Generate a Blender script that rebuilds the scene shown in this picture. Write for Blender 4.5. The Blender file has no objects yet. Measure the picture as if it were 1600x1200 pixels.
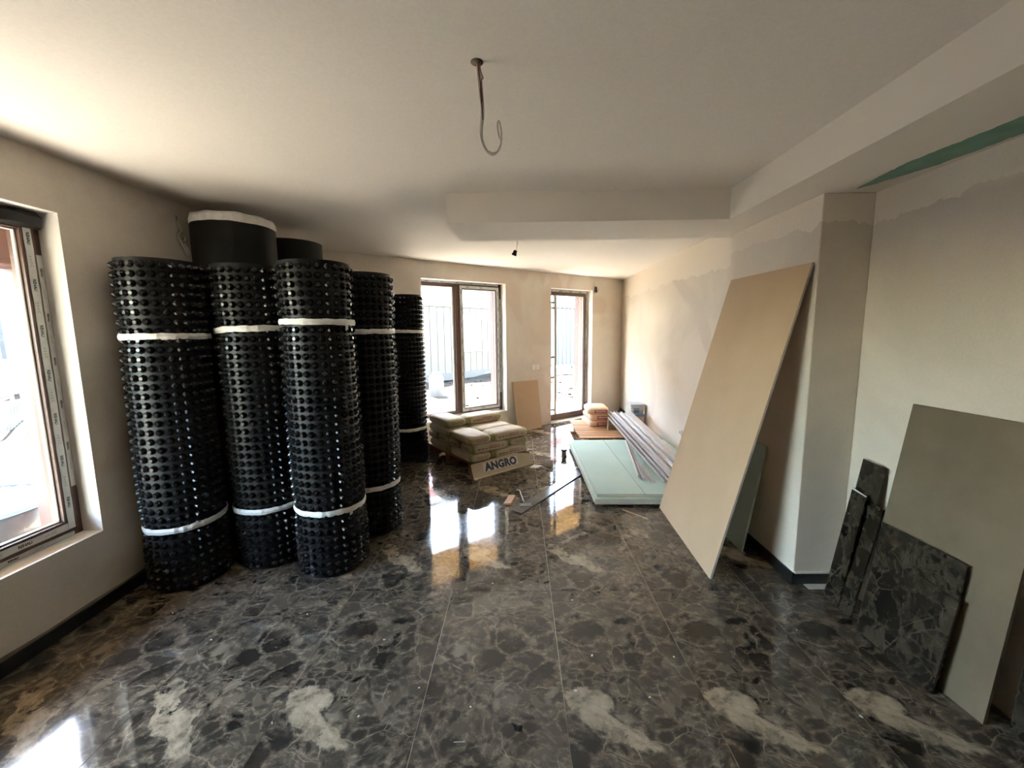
import bpy, bmesh, math, random
from mathutils import Vector, Matrix, noise

S = bpy.context.scene
COL = S.collection
PI = math.pi
rng = random.Random(7)

# ------------------------------------------------------------------ camera, sky, sun, exposure
CAM = Vector((0, 0, 1.5667))
F_PX, PITCH, YAW, ROLL = 644.16, 0.1277, -0.0173, -0.0106
fw = Vector((math.sin(YAW) * math.cos(PITCH), math.cos(YAW) * math.cos(PITCH), -math.sin(PITCH)))
rt = Vector((math.cos(YAW), -math.sin(YAW), 0))
up = rt.cross(fw)
rt2 = rt * math.cos(ROLL) + up * math.sin(ROLL)
up2 = -rt * math.sin(ROLL) + up * math.cos(ROLL)
cd = bpy.data.cameras.new('camera')
cd.sensor_fit = 'HORIZONTAL'
cd.sensor_width = 36.0
cd.lens = F_PX / 1600 * 36
cd.clip_start = 0.05
cam = bpy.data.objects.new('camera', cd)
COL.objects.link(cam)
cam.matrix_world = Matrix(((rt2.x, up2.x, -fw.x, CAM.x), (rt2.y, up2.y, -fw.y, CAM.y), (rt2.z, up2.z, -fw.z, CAM.z), (0, 0, 0, 1)))
S.camera = cam

S.view_settings.view_transform = 'Standard'
S.view_settings.look = 'None'
S.view_settings.gamma = 1.0
S.view_settings.use_curve_mapping = False
S.view_settings.exposure = 5.65
S.cycles.diffuse_bounces = 8
S.cycles.max_bounces = 14

w = bpy.data.worlds.new('sky')
S.world = w
w.use_nodes = True
nt = w.node_tree
sky = nt.nodes.new('ShaderNodeTexSky')
sky.sky_type = 'NISHITA'
sky.sun_disc = False
sky.sun_elevation = math.radians(61)
sky.sun_rotation = math.radians(-38)
sky.air_density = 1.0
sky.dust_density = 1.0
nt.nodes['Background'].inputs['Strength'].default_value = 0.225
tint = nt.nodes.new('ShaderNodeMix')
tint.data_type = 'RGBA'
tint.blend_type = 'MULTIPLY'
tint.inputs[0].default_value = 1.0
nt.links.new(sky.outputs['Color'], tint.inputs[6])
tint.inputs[7].default_value = (1.12, 1.0, .86, 1)
nt.links.new(tint.outputs[2], nt.nodes['Background'].inputs['Color'])

sd = bpy.data.lights.new('sun', 'SUN')
sd.energy = 5.3
sd.angle = math.radians(1.5)
sd.color = (1.0, 0.90, 0.76)
sun = bpy.data.objects.new('sun', sd)
COL.objects.link(sun)
sun.rotation_euler = Vector((0.30, -0.37, -0.88)).to_track_quat('-Z', 'Y').to_euler()

# ------------------------------------------------------------------ room measures
XL, XR, HC = -2.4065, 1.965, 2.494
YB = -2.6
XP, YP0, YP1 = 1.68, 2.401, 3.3875
ZS, YS0, YS1, XSE, XSS = 2.2988, 2.9163, 3.4979, -0.4823, 1.4277
FA = 0.6598
FD = Vector((math.cos(FA), math.sin(FA), 0))
FN = Vector((-math.sin(FA), math.cos(FA), 0))
FO = Vector((0, 6.4526, 0))


def far(u, z, d=0.0):
    """a point on the oblique far wall: u along it, z up, d outward"""
    return FO + FD * u + FN * d + Vector((0, 0, z))


UL, UR = XL / FD.x, XR / FD.x

# ------------------------------------------------------------------ materials
MATS = {}


class NB:
    def __init__(self, name):
        self.m = bpy.data.materials.new(name)
        self.m.use_nodes = True
        self.t = self.m.node_tree
        self.b = self.t.nodes['Principled BSDF']

    def n(self, typ, **kw):
        nd = self.t.nodes.new(typ)
        for k, v in kw.items():
            setattr(nd, k, v)
        return nd

    def l(self, a, b):
        self.t.links.new(a, b)

    def coords(self, kind='Object'):
        return self.n('ShaderNodeTexCoord').outputs[kind]

    def pos(self):
        return self.n('ShaderNodeNewGeometry').outputs['Position']

    def noise(self, vec, scale, detail=4, rough=.55, dist=0.0):
        nd = self.n('ShaderNodeTexNoise')
        nd.inputs['Scale'].default_value = scale
        nd.inputs['Detail'].default_value = detail
        nd.inputs['Roughness'].default_value = rough
        nd.inputs['Distortion'].default_value = dist
        self.l(vec, nd.inputs['Vector'])
        return nd.outputs['Fac']

    def ramp(self, fac, stops):
        nd = self.n('ShaderNodeValToRGB')
        cr = nd.color_ramp
        while len(cr.elements) < len(stops):
            cr.elements.new(0.5)
        for e, (p, c) in zip(cr.elements, stops):
            e.position = p
            e.color = c if len(c) == 4 else (*c, 1)
        self.l(fac, nd.inputs['Fac'])
        return nd.outputs['Color']

    def mix(self, fac, a, b, mode='MIX'):
        nd = self.n('ShaderNodeMix', data_type='RGBA', blend_type=mode)
        for sock, v in ((nd.inputs['Factor'], fac), (nd.inputs['A'], a), (nd.inputs['B'], b)):
            pass
        ins = [i for i in nd.inputs if i.enabled]
        for sock, v in zip((ins[0], ins[1], ins[2]), (fac, a, b)):
            if isinstance(v, (int, float)):
                sock.default_value = v
            elif isinstance(v, (tuple, list)):
                sock.default_value = (*v, 1) if len(v) == 3 else v
            else:
                self.l(v, sock)
        return [o for o in nd.outputs if o.enabled][0]

    def math(self, op, a, b=None, clamp=False):
        nd = self.n('ShaderNodeMath', operation=op, use_clamp=clamp)
        for i, v in enumerate((a, b)):
            if v is None:
                continue
            if isinstance(v, (int, float)):
                nd.inputs[i].default_value = v
            else:
                self.l(v, nd.inputs[i])
        return nd.outputs[0]

    def bump(self, h, strength=.2, dist=.01):
        nd = self.n('ShaderNodeBump')
        nd.inputs['Strength'].default_value = strength
        nd.inputs['Distance'].default_value = dist
        self.l(h, nd.inputs['Height'])
        self.l(nd.outputs['Normal'], self.b.inputs['Normal'])

    def done(self, color=None, rough=None, metal=None, spec=None):
        for key, v in (('Base Color', color), ('Roughness', rough), ('Metallic', metal), ('Specular IOR Level', spec)):
            if v is None:
                continue
            if isinstance(v, (int, float)):
                self.b.inputs[key].default_value = v
            elif isinstance(v, (tuple, list)):
                self.b.inputs[key].default_value = (*v, 1)
            else:
                self.l(v, self.b.inputs[key])
        return self.m


def simple(name, c1, c2=None, scale=6, rough=.6, metal=0, spec=.5, bump=0, bscale=40, detail=4, world=False):
    """a plain procedural material: two tones mixed by noise, optional fine relief"""
    if name in MATS:
        return MATS[name]
    b = NB(name)
    v = b.pos() if world else b.coords()
    col = c1
    if c2 is not None:
        col = b.ramp(b.noise(v, scale, detail), [(.32, c1), (.68, c2)])
    if bump:
        b.bump(b.noise(v, bscale, 5), bump, .004)
    MATS[name] = b.done(col, rough, metal, spec)
    return MATS[name]


def mat_plaster(name, c1, c2, c3, scale=1.1, band=None):
    b = NB(name)
    p = b.pos()
    a = b.ramp(b.noise(p, scale, 6, .6, .6), [(.36, c1), (.56, c2)])
    patch = b.ramp(b.noise(p, scale * .55, 3, .5, 1.2), [(.56, (0, 0, 0)), (.60, (1, 1, 1))])
    col = b.mix(patch, a, c3)
    if band:
        # fresh filler along the ceiling and bulkhead joint, with a ragged lower edge
        sep = b.n('ShaderNodeSeparateXYZ'); b.l(p, sep.inputs[0])
        zz_ = b.math('ADD', sep.outputs[2], b.math('MULTIPLY', b.math('SUBTRACT', b.noise(p, 3.5, 5, .6), .5), .22))
        col = b.mix(b.math('GREATER_THAN', zz_, band), col, tuple(min(.84, x * 1.09) for x in c2))
    fine = b.noise(p, 90, 3)
    col = b.mix(.12, col, b.ramp(fine, [(.3, (.5, .5, .5)), (.7, (1, 1, 1))]), 'MULTIPLY')
    b.bump(b.noise(p, 24, 6, .65), .12, .004)
    MATS[name] = b.done(col, .85, 0, .25)
    return MATS[name]


def mat_wood(name, c1, c2, rough=.7, sc=(3, 40, 40)):
    b = NB(name)
    m = b.n('ShaderNodeMapping')
    m.inputs['Scale'].default_value = sc
    b.l(b.coords(), m.inputs['Vector'])
    r = b.n('ShaderNodeObjectInfo').outputs['Random']
    col = b.ramp(b.noise(m.outputs[0], 1.0, 6, .6, .8), [(.3, c1), (.7, c2)])
    shade = b.ramp(r, [(0, (.75, .75, .75)), (1, (1.1, 1.08, 1.05))])
    col = b.mix(1.0, col, shade, 'MULTIPLY')
    MATS[name] = b.done(col, rough, 0, .3)
    return MATS[name]


def mat_marble(name, gloss=(.03, .17), dusty=True, tone=(1.12, 1.0, .84)):
    """polished brecciated dark marble; the print starts at each tile's own origin"""
    b = NB(name)
    oi = b.n('ShaderNodeObjectInfo')
    k = b.math('MULTIPLY', b.math('FLOOR', b.math('MULTIPLY', oi.outputs['Random'], 2.99)), 3.7)
    comb = b.n('ShaderNodeCombineXYZ')
    b.l(k, comb.inputs[0]); b.l(b.math('MULTIPLY', k, 1.7), comb.inputs[1])
    add = b.n('ShaderNodeVectorMath', operation='ADD')
    b.l(b.coords(), add.inputs[0]); b.l(comb.outputs[0], add.inputs[1])
    v0 = add.outputs[0]
    # warp
    wn = b.n('ShaderNodeTexNoise'); wn.inputs['Scale'].default_value = 3.2; wn.inputs['Detail'].default_value = 5
    b.l(v0, wn.inputs['Vector'])
    ws = b.n('ShaderNodeVectorMath', operation='SCALE'); ws.inputs['Scale'].default_value = .22
    b.l(wn.outputs['Color'], ws.inputs[0])
    va = b.n('ShaderNodeVectorMath', operation='ADD')
    b.l(v0, va.inputs[0]); b.l(ws.outputs[0], va.inputs[1])
    v = va.outputs[0]

    def vor(scale, feat, out):
        nd = b.n('ShaderNodeTexVoronoi', feature=feat)
        nd.inputs['Scale'].default_value = scale
        b.l(v, nd.inputs['Vector'])
        return nd.outputs[out]
    big_edge = vor(7, 'DISTANCE_TO_EDGE', 'Distance')
    big_col = b.n('ShaderNodeSeparateColor'); b.l(vor(7, 'F1', 'Color'), big_col.inputs[0])
    sm_edge = vor(19, 'DISTANCE_TO_EDGE', 'Distance')
    sm_col = b.n('ShaderNodeSeparateColor'); b.l(vor(19, 'F1', 'Color'), sm_col.inputs[0])
    grain = b.noise(v, 46, 6, .7)
    nz1 = b.noise(v0, 8, 6, .65)
    zone = b.ramp(b.noise(v0, 2.3, 3), [(.44, (0, 0, 0)), (.56, (1, 1, 1))])
    # dark rounded fragments in a paler crushed matrix
    frag_big = b.ramp(big_col.outputs[0], [(0, (.012, .0115, .011)), (.5, (.026, .024, .022)), (.85, (.046, .043, .038)), (1, (.085, .08, .07))])
    frag_sm = b.ramp(sm_col.outputs[0], [(0, (.016, .015, .014)), (.55, (.040, .037, .033)), (.85, (.085, .079, .069)), (1, (.20, .187, .162))])
    matrix = b.ramp(grain, [(.33, (.055, .051, .045)), (.52, (.125, .116, .10)), (.70, (.30, .28, .24))])
    e_big = b.math('ADD', big_edge, b.math('MULTIPLY', b.math('SUBTRACT', nz1, .5), .85))
    m_big = b.ramp(e_big, [(.0, (.85, .85, .85)), (.05, (.55, .55, .55)), (.11, (0, 0, 0))])
    e_sm = b.math('ADD', sm_edge, b.math('MULTIPLY', b.math('SUBTRACT', nz1, .5), .9))
    m_sm = b.ramp(e_sm, [(.0, (.9, .9, .9)), (.10, (.5, .5, .5)), (.22, (0, 0, 0))])
    col = b.mix(zone, b.mix(m_big, frag_big, matrix), b.mix(m_sm, frag_sm, matrix))
    streak_m = b.n('ShaderNodeMapping'); streak_m.inputs['Rotation'].default_value = (0, 0, .7); streak_m.inputs['Scale'].default_value = (1, 2.2, 1)
    b.l(v, streak_m.inputs['Vector'])
    fine = b.noise(streak_m.outputs[0], 13, 8, .74)
    col = b.mix(b.ramp(fine, [(.56, (0, 0, 0)), (.72, (.85, .85, .85))]), col, (.27, .25, .215))
    vein = b.ramp(big_edge, [(0, (.7, .7, .7)), (.022, (0, 0, 0))])
    vn = b.ramp(b.noise(v0, 6, 4), [(.48, (0, 0, 0)), (.60, (1, 1, 1))])
    col = b.mix(b.mix(1.0, vein, vn, 'MULTIPLY'), col, (.34, .315, .27))
    # one long pale inclusion near the left joint of most tiles, and some small ones
    lw_ = b.n('ShaderNodeTexNoise'); lw_.inputs['Scale'].default_value = 7; lw_.inputs['Detail'].default_value = 5
    b.l(v0, lw_.inputs['Vector'])
    lsub = b.n('ShaderNodeVectorMath', operation='SUBTRACT'); b.l(lw_.outputs['Color'], lsub.inputs[0]); lsub.inputs[1].default_value = (.5, .5, .5)
    lsc = b.n('ShaderNodeVectorMath', operation='SCALE'); lsc.inputs['Scale'].default_value = .30; b.l(lsub.outputs[0], lsc.inputs[0])
    ladd = b.n('ShaderNodeVectorMath', operation='ADD'); b.l(b.coords(), ladd.inputs[0]); b.l(lsc.outputs[0], ladd.inputs[1])
    lm = b.n('ShaderNodeMapping', vector_type='TEXTURE'); lm.inputs['Location'].default_value = (-.14, -.22, 0); lm.inputs['Rotation'].default_value = (0, 0, -.75); lm.inputs['Scale'].default_value = (.24, .075, 1)
    b.l(ladd.outputs[0], lm.inputs['Vector'])
    sx = b.n('ShaderNodeSeparateXYZ'); b.l(lm.outputs[0], sx.inputs[0])
    rad = b.math('ADD', b.math('MULTIPLY', sx.outputs[0], sx.outputs[0]), b.math('MULTIPLY', sx.outputs[1], sx.outputs[1]))
    incl = b.mix(1.0, b.ramp(rad, [(.75, (1, 1, 1)), (1.0, (0, 0, 0))]), b.ramp(b.noise(v, 7, 6, .7), [(.40, (0, 0, 0)), (.45, (1, 1, 1))]), 'MULTIPLY')
    incl = b.mix(b.math('GREATER_THAN', oi.outputs['Random'], .12), (0, 0, 0), incl)
    pm = b.n('ShaderNodeMapping'); pm.inputs['Rotation'].default_value = (0, 0, -.5); pm.inputs['Scale'].default_value = (1.0, 1.9, 1)
    b.l(v, pm.inputs['Vector'])
    pal = b.ramp(b.noise(pm.outputs[0], 3.1, 3, .5), [(.68, (0, 0, 0)), (.71, (.7, .7, .7))])
    palc = b.ramp(b.noise(v, 18, 7, .7), [(.35, (.12, .112, .092)), (.52, (.30, .28, .235)), (.7, (.42, .40, .34))])
    col = b.mix(b.math('MAXIMUM', incl, pal), col, palc)
    col = b.mix(1.0, col, tone, 'MULTIPLY')
    rough = gloss[0]
    if dusty:
        p = b.pos()
        d = b.noise(p, .9, 5, .6, .3)
        dust = b.ramp(d, [(.40, (0, 0, 0)), (.72, (1, 1, 1))])
        col = b.mix(b.math('MULTIPLY', dust, .13), col, (.34, .31, .265))
        rr = b.ramp(b.noise(p, 1.3, 4, .6, .5), [(.42, (gloss[0],) * 3), (.74, (gloss[1],) * 3)])
        rough = rr
        b.bump(b.noise(p, 1.7, 2), .05, .012)
    MATS[name] = b.done(col, rough, 0, .5)
    return MATS[name]


M_WALL = mat_plaster('plaster_wall', (.68, .61, .525), (.76, .70, .61), (.68, .59, .50))
M_WALL_R = mat_plaster('plaster_wall_side', (.67, .60, .50), (.76, .68, .575), (.68, .60, .515), .9, 2.15)
M_CEIL = mat_plaster('plaster_ceiling', (.82, .775, .715), (.855, .81, .755), (.84, .785, .72), .5)
M_REVEAL = simple('reveal_plaster', (.82, .79, .745), (.76, .73, .68), 8, .8, bump=.1)
M_MARBLE = mat_marble('polished_marble')
M_MARBLE2 = mat_marble('marble_offcut', (.25, .3), False, (.34, .295, .225))
M_GROUT = simple('grout', (.42, .38, .31), (.30, .27, .22), 12, .9, world=True)
M_BASE = simple('black_skirting', (.010, .010, .011), (.022, .021, .020), 9, .35, world=True)
M_BLACK = simple('black_membrane', (.005, .0052, .0058), (.008, .008, .009), 12, .25, spec=.4)
M_SHEET = simple('black_membrane_sheet', (.004, .0042, .0048), (.0065, .0065, .007), 12, .5, spec=.35)
M_SMOOTHBLK = simple('black_smooth_membrane', (.006, .0056, .0056), (.0085, .008, .008), 9, .6, spec=.25)
M_TAPE = simple('white_tape', (.80, .78, .74), (.62, .60, .57), 25, .5, bump=.5, bscale=60)
M_BROWN = simple('brown_pvc', (.085, .045, .034), (.10, .054, .04), 20, .45)
M_POST = simple('brown_post_paint', (.075, .036, .030), (.09, .045, .037), 5, .6)
M_FILM = simple('protective_film', (.62, .63, .62), (.52, .53, .52), 18, .4)
M_PRINT = simple('dark_print', (.05, .05, .055), None, rough=.6)
M_GREYPRINT = simple('grey_print', (.28, .28, .29), None, rough=.6)
M_FOIL = simple('black_foil', (.012, .012, .013), (.03, .028, .028), 14, .4, bump=.6, bscale=30)
M_SEAL = simple('spacer_metal', (.72, .70, .64), (.64, .62, .57), 30, .35)
M_BEIGEBOARD = simple('beige_board', (.52, .37, .23), (.56, .405, .26), 2.5, .85, bump=.05, bscale=120)
M_BOARDEDGE = simple('board_core', (.55, .50, .42), (.47, .42, .34), 30, .9)
M_GREEN = simple('green_drywall', (.45, .60, .53), (.51, .65, .57), 2.2, .85)
M_GREENEDGE = simple('drywall_edge', (.60, .57, .46), (.52, .50, .42), 14, .9)
M_SLAB = simple('cement_slab', (.145, .112, .070), (.19, .148, .095), 3.5, .9, bump=.15, bscale=60)
M_STEEL = simple('galvanised_steel', (.66, .65, .63), (.56, .55, .53), 22, .42, metal=.55)
M_PALLET = mat_wood('pallet_wood', (.20, .105, .055), (.33, .19, .10))
M_SLAT = mat_wood('fresh_pine', (.60, .33, .17), (.72, .44, .25))
M_BATTEN = mat_wood('batten_wood', (.38, .28, .18), (.48, .36, .24))
M_SIGN = simple('cream_board', (.56, .48, .36), (.49, .42, .31), 5, .75)
M_SIGNLIGHT = simple('sign_label', (.66, .66, .64), None, rough=.6)
M_NAVY = simple('navy_print', (.055, .06, .10), (.04, .045, .075), 40, .6)
M_RED = simple('red_print', (.42, .045, .04), (.36, .04, .035), 30, .55)
M_WHITEPRINT = simple('white_print', (.85, .82, .78), None, rough=.6)
M_ORANGEBAG = simple('orange_bag_paper', (.78, .47, .28), (.82, .56, .37), 5, .75, bump=.15, bscale=18)
M_WHITEBAG = simple('white_bag_paper', (.78, .70, .60), (.70, .60, .50), 6, .75, bump=.15, bscale=18)
M_BUCKET = simple('grey_bucket', (.52, .54, .54), (.47, .49, .50), 9, .45)
M_BUCKET2 = simple('clear_bucket', (.60, .53, .42), (.55, .48, .38), 9, .4)
M_BLUE = simple('blue_plastic', (.10, .22, .42), (.13, .26, .46), 9, .4)
M_CABLE = simple('grey_cable', (.76, .73, .68), (.68, .65, .60), 30, .5)
M_COPPER = simple('brown_cable', (.30, .10, .07), (.36, .14, .09), 30, .5)
M_DARKCABLE = simple('dark_cable', (.03, .025, .025), None, rough=.5)
M_SOCKET = simple('white_plastic', (.80, .76, .70), None, rough=.4)
M_CHIP = simple('white_chip', (.72, .69, .63), (.6, .57, .5), 30, .8)
M_WOODBIT = mat_wood('scrap_wood', (.55, .33, .20), (.66, .43, .27))
M_FLAKE = simple('dark_scrap', (.02, .02, .02), (.035, .033, .03), 20, .5)
M_STRIP = simple('tile_strip_face', (.10, .092, .08), (.15, .14, .12), 9, .12)
M_CONC = simple('terrace_concrete', (.19, .18, .165), (.235, .222, .202), 2, .85, world=True, bump=.1)
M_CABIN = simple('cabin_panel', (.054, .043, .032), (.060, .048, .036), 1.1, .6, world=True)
M_CABINRAIL = simple('cabin_rail', (.030, .025, .024), (.034, .028, .027), 3, .55)
M_SHUTTER = simple('cabin_shutter', (.070, .057, .041), (.076, .062, .045), 4, .6)
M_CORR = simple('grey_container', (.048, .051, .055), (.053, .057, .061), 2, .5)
M_SOFFITOUT = simple('ochre_canopy', (.62, .38, .15), (.66, .42, .18), 1.6, .85, world=True)
M_REDFAC = simple('red_facade', (.50, .10, .10), (.56, .14, .13), 1, .8)
M_WHITEFAC = simple('white_facade', (.70, .68, .70), (.62, .60, .63), 1, .8)
M_BANNER = simple('grey_banner', (.10, .11, .10), (.14, .15, .13), 3, .6)
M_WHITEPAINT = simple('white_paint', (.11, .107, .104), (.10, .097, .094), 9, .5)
M_TUB = simple('black_tub', (.035, .037, .042), (.06, .062, .068), 6, .35)
M_HANDLE = mat_wood('shovel_handle', (.40, .22, .11), (.50, .29, .15))


def mat_ground():
    b = NB('rubble_ground')
    p = b.pos()
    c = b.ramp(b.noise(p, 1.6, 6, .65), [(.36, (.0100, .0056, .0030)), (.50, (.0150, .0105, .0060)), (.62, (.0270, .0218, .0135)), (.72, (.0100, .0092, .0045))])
    c = b.mix(.6, c, b.ramp(b.noise(p, 26, 6, .7), [(.35, (.25, .2, .16)), (.65, (1, 1, 1))]), 'MULTIPLY')
    b.bump(b.noise(p, 14, 6, .7), .8, .05)
    return b.done(c, .95, 0, .2)


M_GROUND = mat_ground()


def mat_bag():
    """cement bag: cream paper, lime green towards the two ends, faint creases"""
    b = NB('cement_bag_paper')
    v = b.coords()
    sep = b.n('ShaderNodeSeparateXYZ'); b.l(v, sep.inputs[0])
    ax = b.math('ABSOLUTE', sep.outputs[0])
    nz = b.noise(v, 9, 4)
    e = b.math('ADD', ax, b.math('MULTIPLY', nz, .16))
    g = b.ramp(e, [(.275, (0, 0, 0)), (.305, (1, 1, 1))])
    endface = b.ramp(ax, [(.236, (1, 1, 1)), (.243, (.12, .12, .12))])
    g = b.mix(1.0, g, endface, 'MULTIPLY')
    paper = b.ramp(b.noise(v, 5, 5), [(.35, (.46, .39, .28)), (.65, (.58, .50, .375))])
    grn = b.ramp(b.noise(v, 14, 3), [(.4, (.24, .255, .05)), (.62, (.45, .43, .22))])
    b.bump(b.noise(v, 13, 5, .6, 1.0), .35, .02)
    return b.done(b.mix(g, paper, grn), .7, 0, .3)


M_BAG = mat_bag()


def mat_soffit():
    """painted bulkhead; a bare green strip of drywall left along its underside by the side wall"""
    b = NB('bulkhead_paint')
    p = b.pos()
    col = b.ramp(b.noise(p, .6, 5), [(.36, (.81, .76, .69)), (.6, (.845, .79, .72))])
    sep = b.n('ShaderNodeSeparateXYZ'); b.l(p, sep.inputs[0])
    nz = b.math('MULTIPLY', b.math('SUBTRACT', b.noise(p, 9, 5, .7), .5), .05)
    # strip centre wanders from x=1.72 at y=2.28 to x=1.80 at y=1.5
    cx = b.math('ADD', b.math('MULTIPLY', sep.outputs[1], -.075), 1.985)
    dx = b.math('ABSOLUTE', b.math('SUBTRACT', sep.outputs[0], cx))
    half = b.math('MINIMUM', b.math('ADD', b.math('MULTIPLY', b.math('SUBTRACT', 2.36, sep.outputs[1]), .26), .0), .085)
    inside = b.math('GREATER_THAN', b.math('SUBTRACT', b.math('ADD', half, nz), dx), 0.0)
    low = b.math('LESS_THAN', sep.outputs[2], ZS + .004)
    msk = b.math('MULTIPLY', inside, low)
    col = b.mix(msk, col, b.ramp(b.noise(p, 7, 4), [(.35, (.20, .37, .28)), (.65, (.28, .45, .355))]))
    b.bump(b.noise(p, 24, 6, .65), .08, .003)
    return b.done(col, .85, 0, .25)


M_SOFFIT = mat_soffit()


def mat_glass():
    b = NB('window_glass')
    t = b.t
    tr = b.n('ShaderNodeBsdfTransparent'); tr.inputs[0].default_value = (.93, .95, .94, 1)
    gl = b.n('ShaderNodeBsdfGlossy'); gl.inputs['Roughness'].default_value = .01
    fr = b.n('ShaderNodeFresnel'); fr.inputs['IOR'].default_value = 1.5
    mx = b.n('ShaderNodeMixShader')
    front = b.math('SUBTRACT', 1.0, b.n('ShaderNodeNewGeometry').outputs['Backfacing'])
    b.l(b.math('MULTIPLY', fr.outputs[0], front), mx.inputs[0]); b.l(tr.outputs[0], mx.inputs[1]); b.l(gl.outputs[0], mx.inputs[2])
    b.l(mx.outputs[0], t.nodes['Material Output'].inputs['Surface'])
    return b.m


M_GLASS = mat_glass()

# ------------------------------------------------------------------ mesh helpers


def link(name, me, mat=None, parent=None, loc=None, rotz=None, matrix=None):
    o = bpy.data.objects.new(name, me)
    COL.objects.link(o)
    if me is not None and mat is not None and not me.materials:
        me.materials.append(mat)
    if parent is not None:
        o.parent = parent
    if matrix is not None:
        o.matrix_local = matrix
    else:
        if loc is not None:
            o.location = loc
        if rotz is not None:
            o.rotation_euler = (0, 0, rotz)
    return o


def tag(o, label=None, cat=None, group=None, kind=None):
    if label:
        o['label'] = label
    if cat:
        o['category'] = cat
    if group:
        o['group'] = group
    if kind:
        o['kind'] = kind
    return o


def root(name, loc, label, cat, group=None, rotz=0.0):
    o = bpy.data.objects.new(name, None)
    o.empty_display_size = .1
    COL.objects.link(o)
    o.location = loc
    o.rotation_euler = (0, 0, rotz)
    return tag(o, label, cat, group)


def to_mesh(bm, name='mesh', smooth=False):
    me = bpy.data.meshes.new(name)
    bmesh.ops.recalc_face_normals(bm, faces=bm.faces)
    bm.to_mesh(me)
    bm.free()
    if smooth:
        for p in me.polygons:
            p.use_smooth = True
    return me


def add_box(bm, x0, x1, y0, y1, z0, z1, M=None):
    vs = [bm.verts.new((x, y, z)) for z in (z0, z1) for y in (y0, y1) for x in (x0, x1)]
    for f in ((0, 2, 3, 1), (4, 5, 7, 6), (0, 1, 5, 4), (2, 6, 7, 3), (0, 4, 6, 2), (1, 3, 7, 5)):
        bm.faces.new([vs[i] for i in f])
    if M is not None:
        bmesh.ops.transform(bm, matrix=M, verts=vs)
    return vs


def box_me(x0, x1, y0, y1, z0, z1, bev=0.0, M=None):
    bm = bmesh.new()
    add_box(bm, x0, x1, y0, y1, z0, z1, M)
    if bev:
        bmesh.ops.bevel(bm, geom=bm.edges[:], offset=bev, segments=1, affect='EDGES')
    return to_mesh(bm)


def add_prism(bm, pts, z0, z1):
    a = [bm.verts.new((x, y, z0)) for x, y in pts]
    b = [bm.verts.new((x, y, z1)) for x, y in pts]
    n = len(pts)
    bm.faces.new(a[::-1])
    bm.faces.new(b)
    for i in range(n):
        bm.faces.new((a[i], a[(i + 1) % n], b[(i + 1) % n], b[i]))


def prism_me(pts, z0, z1):
    bm = bmesh.new()
    add_prism(bm, pts, z0, z1)
    return to_mesh(bm)


def slab_me(quad, t):
    """a plate of thickness t behind the four corners given (counter-clockwise seen from its face)"""
    q = [Vector(p) for p in quad]
    n = (q[1] - q[0]).cross(q[3] - q[0]).normalized()
    bm = bmesh.new()
    a = [bm.verts.new(p) for p in q]
    b = [bm.verts.new(p - n * t) for p in q]
    bm.faces.new(a)
    bm.faces.new(b[::-1])
    k = len(q)
    for i in range(k):
        bm.faces.new((a[i], b[i], b[(i + 1) % k], a[(i + 1) % k]))
    return to_mesh(bm)


def tube_me(pts, r, seg=8, closed=False):
    pts = [Vector(p) for p in pts]
    bm = bmesh.new()
    rings = []
    prev = None
    for i, p in enumerate(pts):
        a = pts[max(0, i - 1)]
        b = pts[min(len(pts) - 1, i + 1)]
        d = (b - a).normalized()
        if prev is None:
            ref = Vector((0, 0, 1)) if abs(d.z) < .9 else Vector((1, 0, 0))
            nx = d.cross(ref).normalized()
        else:
            nx = (prev - d * prev.dot(d)).normalized()
        prev = nx
        ny = d.cross(nx)
        rings.append([bm.verts.new(p + (nx * math.cos(2 * PI * k / seg) + ny * math.sin(2 * PI * k / seg)) * r) for k in range(seg)])
    for i in range(len(rings) - 1):
        for k in range(seg):
            bm.faces.new((rings[i][k], rings[i][(k + 1) % seg], rings[i + 1][(k + 1) % seg], rings[i + 1][k]))
    bm.faces.new(rings[0][::-1])
    bm.faces.new(rings[-1])
    return to_mesh(bm, smooth=True)


def smooth_path(pts, n=6):
    """Catmull-Rom through the points"""
    P = [Vector(p) for p in pts]
    P = [P[0] * 2 - P[1]] + P + [P[-1] * 2 - P[-2]]
    out = []
    for i in range(1, len(P) - 2):
        for k in range(n):
            t = k / n
            a, b, c, d = P[i - 1], P[i], P[i + 1], P[i + 2]
            out.append(.5 * ((2 * b) + (c - a) * t + (2 * a - 5 * b + 4 * c - d) * t * t + (3 * b - a - 3 * c + d) * t ** 3))
    out.append(P[-2])
    return out


def lathe_me(prof, seg=24, smooth=True):
    bm = bmesh.new()
    rings = [[bm.verts.new((r * math.cos(2 * PI * k / seg), r * math.sin(2 * PI * k / seg), z)) for k in range(seg)] for r, z in prof]
    for i in range(len(rings) - 1):
        for k in range(seg):
            bm.faces.new((rings[i][k], rings[i][(k + 1) % seg], rings[i + 1][(k + 1) % seg], rings[i + 1][k]))
    bm.faces.new(rings[0][::-1])
    bm.faces.new(rings[-1])
    return to_mesh(bm, smooth=smooth)


TXT = {}


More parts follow.
